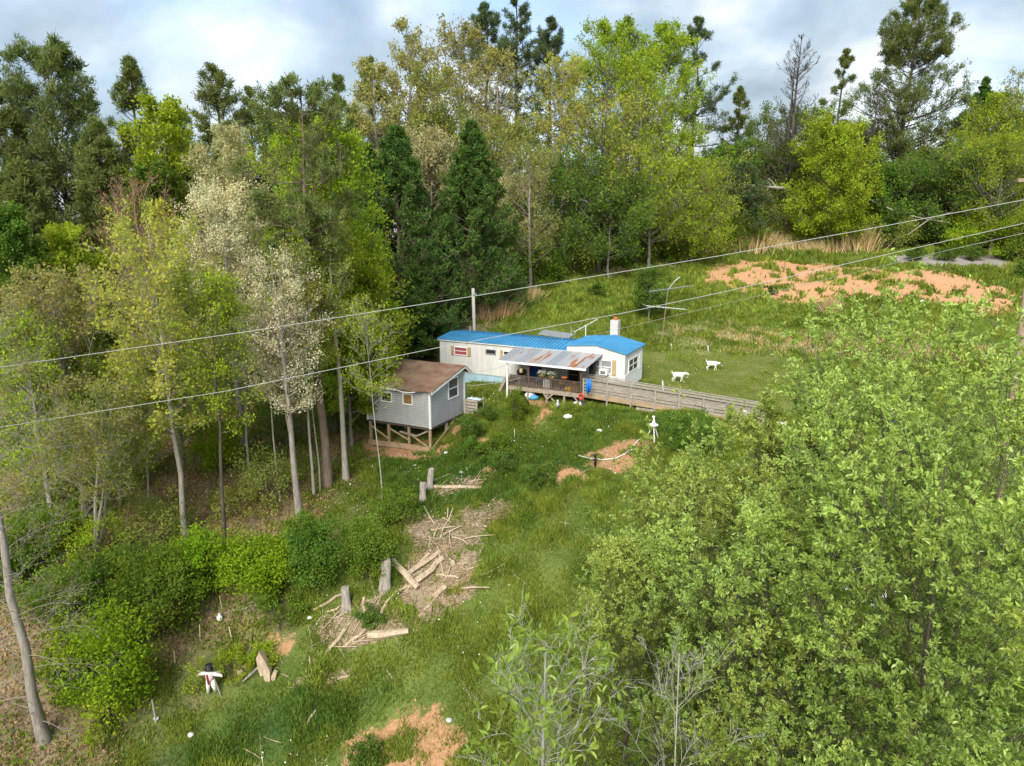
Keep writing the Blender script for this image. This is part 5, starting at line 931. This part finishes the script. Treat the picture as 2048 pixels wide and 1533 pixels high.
hl = ['just right of the lone cedar', 'below the cream flowering tree', 'below the grey sapling', 'left of the brown bank', 'above the brown bank', 'left of the first dry grass', 'in front of the bronze oak', 'under the rounded yellow green tree', 'left of the grey green pine', 'under the slim lone pine', 'by the fallen trunk', 'under the dead tree', 'left of the vivid round tree', 'right of the vivid round tree', 'under the dead twiggy tree', 'under the biggest right pine', 'behind the fallen limbs', 'right of the fallen limbs', 'under the round upper right tree', 'at the right edge of the wood', 'beside the brown dry bank', 'at the cedar foot', 'low before the fallen limbs', 'low behind the gravel bed', 'low at the right edge above the gravel bed']
for i, (px, Y, tp, w_) in enumerate(hedge):
    B(px, 500, Y, tp, w_, ['vivid green', 'dull green', 'olive', 'yellow green'][i % 4] + ' edge bush ' + hl[i], ['shrub', 'mid', 'olive', 'yg'][i % 4], leaf=.2, per=70, n=70, group='bushes along the wood edge')
T('spring', 1300, 60, 545, 62, 'small feathery green tree alone in the meadow', lm='mid', nl=4, n1=26, leaf=.14, cb=.15)
# fallen limbs on the right, broken trunk
def limb(label, pts, r0, group='fallen grey limbs at the wood edge'):
    P = [at(*p) for p in pts]; o_ = P[0]; b = MB().tube([p - o_ for p in P], [r0 * (1 - .7 * i / (len(P) - 1)) for i in range(len(P))], 6); rg = random.Random(pts[0][0])
    for i in range(1, len(P)):
        for k in range(3): p = Vector(P[i - 1] - o_).lerp(Vector(P[i] - o_), rg.random()); e = p + Vector((rg.uniform(-1.6, 1.6), rg.uniform(-.8, .8), rg.uniform(-.5, 1.5))); b.tube([p, p.lerp(e, .5) + Vector((0, 0, .15)), e], [r0 * .35, r0 * .25, r0 * .1], 5)
    return b.top('fallen_limb', BM['pale'], label, 'fallen limb', group, True, o_)
limb('long pale fallen limb sloping down left of the wire end', [(1740, 400, 82), (1800, 428, 81), (1860, 440, 80), (1900, 446, 79)], .13); limb('forked pale limb under the long fallen limb', [(1905, 425, 80), (1860, 438, 80), (1815, 470, 79)], .12); limb('pale limb arching at the right edge above the gravel bed', [(1960, 452, 78), (1995, 430, 78), (2040, 425, 78)], .1); limb('upright forked limb near the right edge', [(1935, 400, 80), (1955, 375, 80), (1990, 350, 80)], .09)
limb('broken trunk lying level beside the dead tree', [(1574, 377, 84), (1530, 374, 84), (1470, 368, 84)], .22); limb('pale bare limb hanging low in the centre wood', [(1250, 418, 73), (1200, 426, 73), (1170, 422, 73)], .08); limb('grey crooked limbs above the dry grass', [(1335, 445, 76), (1345, 420, 76), (1365, 405, 76)], .1)
# dry grass clumps
def drygrass(px, py, w_, h_, label, lm='straw', grp='clumps of tall dry grass'):
    q = ghit(px, py); rg = np.random.default_rng(px); s_ = q[1] / FOC; n = 900; P = np.stack([rg.normal(size=n) * w_ * .28 * s_, rg.normal(size=n) * w_ * .2 * s_, np.zeros(n)], 1); D = nrm(np.stack([P[:, 0] / (w_ * s_) * .9 + rg.normal(size=n) * .22, rg.normal(size=n) * .25, np.ones(n)], 1)); P[:, 2] = gz(P[:, 0] + q[0], P[:, 1] + q[1]) - q[2]
    V, F_, n__, ti = leafcloud(rg, P, D, h_ * s_ * 1.1, .055, False, 0, None, True); return thing('dry_grass', label, 'grass clump', q, 0, grp, raw_mesh('dry_grass', V, F_, n__, LM[lm], False, ti))
for a in [(1425, 495, 90, 34, 'leftmost wide clump of dry grass at the field edge'), (1490, 500, 90, 38, 'second dry grass clump, beside the first wide one'), (1545, 492, 70, 26, 'low dry grass between bushes'), (1612, 478, 60, 34, 'fan of dry grass below the vivid green tree'), (1640, 505, 60, 22, 'flattened dry grass in front of the vivid green tree'), (1700, 500, 70, 40, 'tall feathery dry grass, rightmost of the row'), (1672, 498, 50, 36, 'dry grass left of the tall feathery clump'), (1292, 500, 50, 30, 'reddish dry grass at the brown bank'), (1210, 520, 60, 22, 'dry grass on the left of the brown bank'), (1590, 500, 60, 24, 'dry grass under the fan shaped one'), (990, 632, 60, 28, 'dry grass beside the lone cedar foot'), (1050, 600, 50, 22, 'dry grass above the meadow left end'), (1660, 630, 16, 26, 'single pale weed stalk in front of the orange field'), (1380, 515, 60, 18, 'short dry grass left of the orange field')]: drygrass(*a)

# ------------------------------------------------------------------ foreground apple trees
def apple(px, Y, top, w_, label, seed=0, lm='apple', nl=9, n1=34, n2=8, n3=6, leaf=.075, cb=.35, gz0=None, env='vase', **kw):
    x = at(px, (top + 1100) / 2, Y)[0]; z = G1(x, Y); H = at(px, top, Y)[2] - z; rad = w_ / 2 / FOC * Y * 1.0
    d = dict(env=env, cb=cb, n1=n1, n2=n2, n3=n3, nl=int(nl * 2.8), leaf=leaf * 1.25, aspect=.5, sig=.022, rosette=3, tipgain=.5, branch_w=.55, el=(1.2, .35), curve=.15, fold=True, upbias=.9, trunk_r=.10, subl=.45, leafup=.55, twigr=.004, wig=.3, tipbias=.25); d.update(kw)
    return make_tree('apple_tree', label, 'tree', (x, Y, z), H, rad, LM[lm], BM['dark'], seed=seed, **d)
apple(1850, 14.5, 715, 700, 'large apple tree with pale shoots reaching over the meadow at the right', 1, n1=60, n2=9, nl=9, cb=.3)
apple(1600, 15.0, 830, 500, 'apple tree in the middle of the right thicket behind the larger one', 2, n1=54, n2=9, nl=9, cb=.25, env='round')
apple(1345, 20, 940, 400, 'rounder pale green apple tree at the left end of the thicket', 3, n1=52, n2=9, nl=9, leaf=.085, cb=.15, env='round')
apple(2000, 9.5, 900, 760, 'nearest apple tree filling the lower right corner', 4, n1=78, n2=9, nl=10, cb=.3, leaf=.06)
apple(1610, 10.5, 1080, 640, 'low apple tree at the bottom between the nearest tree and the twigs', 5, n1=70, n2=9, nl=10, cb=.35, leaf=.056, env='round')
apple(1285, 15.5, 1120, 360, 'small apple tree in front of the rounder pale green one', 6, n1=56, n2=8, nl=9, cb=.2, leaf=.06, env='round')
apple(1190, 12.5, 1300, 330, 'feathery fine leafed bush tree behind the foreground grey twigs', 7, n1=40, n2=8, nl=7, cb=.2, leaf=.045, env='round', lm='shrub')
T('snag', 1390, 9.5, 1290, 380, 'leafless grey lichen covered tree at the bottom right of centre', name='bare_tree', bm='white', lm=None, n1=24, n2=7, n3=5, cb=.5, trunk_r=.05, branch_w=.4, el=(.9, .0), twigr=.0035, env='round', subl=.5)
x_ = at(1085, 1380, 7.2)[0]; z_ = G1(x_, 7.2); tp_ = at(1060, 1275, 7.2)[2]
make_tree('cherry_tree', 'grey twiggy treetop with a few large drooping leaves at the bottom centre', 'tree', (x_, 7.2, z_), tp_ - z_, 1.05, LM['cherry'], BM['white'], env='oval', cb=.78, n1=40, n2=6, n3=4, nl=2, leaf=.12, aspect=.42, sig=.02, el=(1.2, .5), curve=.1, fold=True, upbias=.3, trunk_r=.09, subl=.45, leafup=.3, twigr=.0035, wig=.06, tipbias=.75, seed=11, branch_w=.3, gap=.3)

# ------------------------------------------------------------------ grass, weeds, litter: uncountable ground cover
def scatter(x0, x1, y0, y1, n, rg): return rg.uniform(x0, x1, n), rg.uniform(y0, y1, n)
def stuff(name, V, F_, n_, m, ti): o = link(name, raw_mesh(name, V, F_, n_, m, False, ti)); o['kind'] = 'stuff'; o['category'] = name.replace('_', ' '); return o
acc = {}
def put(key, res):
    acc.setdefault(key, []).append(res)
for (x0, x1, y0, y1, n, hh, ww) in [(-18, 9, 20, 46, 390000, .17, .10), (9, 24, 27, 44, 90000, .2, .12), (-3, 44, 43, 62, 170000, .22, .14), (-4, 62, 60, 96, 190000, .30, .2)]:
    rg = np.random.default_rng(n); x, y = scatter(x0, x1, y0, y1, n, rg)
    kill = np.maximum.reduce([zone('clay', x, y) * np.where(vnoise(x, y, .8, 17) > .58, .2, .97), zone('chips', x, y) * np.where(vnoise(x, y, .9, 14) > .55, .15, .95), zone('litter', x, y, 2.5, 2.5) * .93, zone('field', x, y, 1.2, 1.6) * np.clip(1.25 - .9 * ((vnoise(x, y, .9, 12) > .66) | (vnoise(x, y, .38, 18) > .82)), 0, 1), zone('gravel', x, y)])
    lush = zone('lush', x, y, 1.5); mown = zone('mown', x, y); clump = vnoise(x, y, 1.3, 8); clump2 = vnoise(x, y, .45, 9); dry = zone('dry', x, y, 3) * (vnoise(x, y, 1.1, 15) > .52) * .85
    k = (rg.uniform(size=n) > kill) & (rg.uniform(size=n) < .35 + clump); x, y, lush, mown, clump, clump2, dry = [a[k] for a in (x, y, lush, mown, clump, clump2, dry)]; n = len(x)
    h = hh * (.55 + 1.7 * clump ** 2 + 1.1 * clump2 ** 2 + .5 * lush) * np.where(mown > .5, .4, 1); z = gz(x, y) - .02; P = np.stack([x, y, z], 1); D = nrm(np.stack([rg.normal(size=n) * .45, rg.normal(size=n) * .45 - .1, np.ones(n)], 1))
    big = vnoise(x, y, 6, 21); tint = np.clip(.10 + .5 * big + .7 * (clump2 - .5) + .3 * (clump - .5) + rg.uniform(-.35, .4, n), 0, 1)
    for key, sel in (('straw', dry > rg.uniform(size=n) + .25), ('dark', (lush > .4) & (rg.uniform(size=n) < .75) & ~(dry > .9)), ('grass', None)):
        if sel is None: sel = ~used
        elif key == 'straw': used = sel.copy()
        else: sel = sel & ~used; used |= sel
        if not sel.any(): continue
        m = sel; N = nrm(rg.normal(size=(m.sum(), 3)) * [1, 1, .2]); S = nrm(np.cross(D[m], N)); Wd = (h[m] * ww)[:, None]; V = np.stack([P[m] - S * Wd, P[m] + S * Wd, P[m] + D[m] * h[m][:, None]], 1)
        put(key, (V.reshape(-1, 3), tint[m]))
for key, nm in (('grass', 'grass'), ('dark', 'lush_grass'), ('straw', 'dry_grass_cover')):
    V = np.concatenate([a for a, b in acc[key]]); ti = np.concatenate([b for a, b in acc[key]]); stuff(nm, V, np.arange(len(V)).reshape(-1, 3), 3, LM[key], ti)
# broad leaved weeds in clumps
def clumpcover(name, lm, boxes, size, asp, hgt, thr, zk=None, inv=None, seed=3, per=22, rad=.22):
    Ps = []; rg = np.random.default_rng(seed)
    for x0, x1, y0, y1, n in boxes:
        x, y = scatter(x0, x1, y0, y1, n, rg); k = vnoise(x, y, 2.2, seed) > thr
        if zk: k &= zone(zk, x, y, 1.5) > .5
        for i_ in (inv or []): k &= zone(i_, x, y) < .4
        x, y = x[k], y[k]; s_ = rg.uniform(.5, 1.4, len(x)); kk = np.repeat(np.arange(len(x)), per); x2 = x[kk] + rg.normal(size=len(kk)) * rad * s_[kk]; y2 = y[kk] + rg.normal(size=len(kk)) * rad * s_[kk]; z2 = gz(x2, y2) + np.abs(rg.normal(size=len(kk))) * hgt * s_[kk] * .6
        Ps.append((np.stack([x2, y2, z2], 1), np.clip(rg.uniform(0, .6, len(x))[kk] + rg.uniform(0, .4, len(kk)), 0, 1)))
    P = np.concatenate([a for a, b in Ps]); t_ = np.concatenate([b for a, b in Ps]); D = nrm(rand_unit(rg, len(P)) + [0, 0, .6]); V, F_, n_, ti = leafcloud(rg, P, D, size, asp, False, .8, t_); return stuff(name, V, F_, n_, LM[lm], ti)
clumpcover('weeds', 'shrub', [(-5, 8, 33, 44, 1500), (-9, 2, 24, 36, 500), (-3, 14, 50, 66, 900)], .10, .5, .28, .46, inv=['clay', 'chips', 'mown', 'litter'])
clumpcover('chip_patch_weeds', 'shrub', [(-9, 0, 24, 38, 700)], .09, .3, .2, .55, 'chips', seed=23, per=26, rad=.16)
clumpcover('dark_weeds', 'dark', [(-5, 8, 34, 43, 420), (-8, 0, 25, 36, 200)], .10, .4, .3, .58, inv=['clay', 'litter'], seed=5)
clumpcover('undergrowth', 'shrub', [(-30, -2, 22, 48, 2600), (-45, -4, 48, 75, 1200), (-6, 60, 80, 100, 900)], .15, .55, .45, .52, 'litter', seed=7, per=26, rad=.35)
clumpcover('undergrowth_olive', 'olive', [(-30, -3, 24, 48, 1100), (-6, 60, 80, 100, 600)], .13, .5, .5, .5, 'litter', seed=13, per=16, rad=.4)
clumpcover('leaf_litter', 'litter', [(-28, -1, 19, 47, 5200)], .13, .6, .05, .0, 'litter', seed=9, per=16, rad=.4)
clumpcover('ground_scrub', 'brown', [(-28, -3, 22, 46, 500)], .1, .3, .5, .5, 'litter', seed=10, per=14, rad=.3)
# splintered wood chips and twigs
rg = np.random.default_rng(44); x, y = scatter(-9, 0, 24, 38, 42000, rg); k = zone('chips', x, y) > .45; k &= vnoise(x, y, .8, 31) > .3; x, y = x[k], y[k]; n = len(x); P = np.stack([x, y, gz(x, y) + .02 + np.abs(rg.normal(size=n)) * .04], 1); az = rg.normal(size=n) * .8 + .6; D = np.stack([np.cos(az), np.sin(az), rg.normal(size=n) * .12], 1)
V, F_, n_, ti = leafcloud(rg, P, D, rg.choice([.12, .2, .45], n, p=[.6, .3, .1])[:, None] if 0 else .2, .16, False, 3., None); stuff('wood_chips', V, F_, n_, LM['chips'], ti)
rg = np.random.default_rng(45); x, y = scatter(-11, 4, 22, 44, 900, rg); k = (zone('chips', x, y) > .3) | (rg.uniform(size=len(x)) < .12); k |= (zone('litter', x, y) > .5) & (rg.uniform(size=len(x)) < .3); x, y = x[k], y[k]; n = len(x); az = rg.uniform(0, 6.28, n); L_ = rg.uniform(.3, 1.1, n); dv = np.stack([np.cos(az), np.sin(az)], 1) * L_[:, None]
A = np.stack([x, y, gz(x, y) + .04], 1); Bq = np.stack([x + dv[:, 0], y + dv[:, 1], gz(x + dv[:, 0], y + dv[:, 1]) + .05], 1); V, F_ = tubes(A, (A + Bq) / 2 + rg.normal(size=A.shape) * .06, Bq, np.full(n, .022), np.full(n, .01), 3, 4); o = link('twigs', raw_mesh('twigs', V, F_, 4, M['log'], True)); o['kind'] = 'stuff'
rg = np.random.default_rng(48); x, y = scatter(-10, 1, 24, 38, 400, rg); k = (zone('chips', x, y) > .45) & (vnoise(x, y, 1.2, 61) > .42); x, y = x[k], y[k]; n = len(x); az = rg.normal(.75, .6, n); L_ = rg.uniform(.5, 1.9, n); dv = np.stack([np.cos(az), np.sin(az)], 1) * L_[:, None]
A = np.stack([x, y, gz(x, y) + .06], 1); Bq = np.stack([x + dv[:, 0], y + dv[:, 1], gz(x + dv[:, 0], y + dv[:, 1]) + rg.uniform(.05, .22, n)], 1); V, F_ = tubes(A, (A + Bq) / 2 + rg.normal(size=A.shape) * .08, Bq, rg.uniform(.02, .06, n), rg.uniform(.012, .035, n), 3, 6); o = link('branch_debris', raw_mesh('branch_debris', V, F_, 4, M['log'], True)); o['kind'] = 'stuff'
# little white flowers
rg = np.random.default_rng(46); x, y = scatter(-10, 14, 23, 56, 2600, rg); k = (zone('litter', x, y) < .3) & (vnoise(x, y, 2.0, 33) > .58); x, y = x[k], y[k]; n = len(x); P = np.stack([x, y, gz(x, y) + rg.uniform(.12, .35, n)], 1); V, F_, n_, ti = leafcloud(rg, P, rand_unit(rg, n), .07, .9, False, 1.5); stuff('white_flowers', V, F_, n_, FL, ti)
# stones and crumbs on the clay
rg = np.random.default_rng(47); x, y = scatter(-10, 10, 21, 46, 9000, rg); k = zone('clay', x, y) > .4; x, y = x[k], y[k]; n = len(x); P = np.stack([x, y, gz(x, y) + .02], 1); V, F_, n_, ti = leafcloud(rg, P, rand_unit(rg, n) * [1, 1, .3], .11, .8, False, 2.); stuff('clay_clods', V, F_, n_, plain('clay clod', (.42, .25, .14), .95, .3), ti)
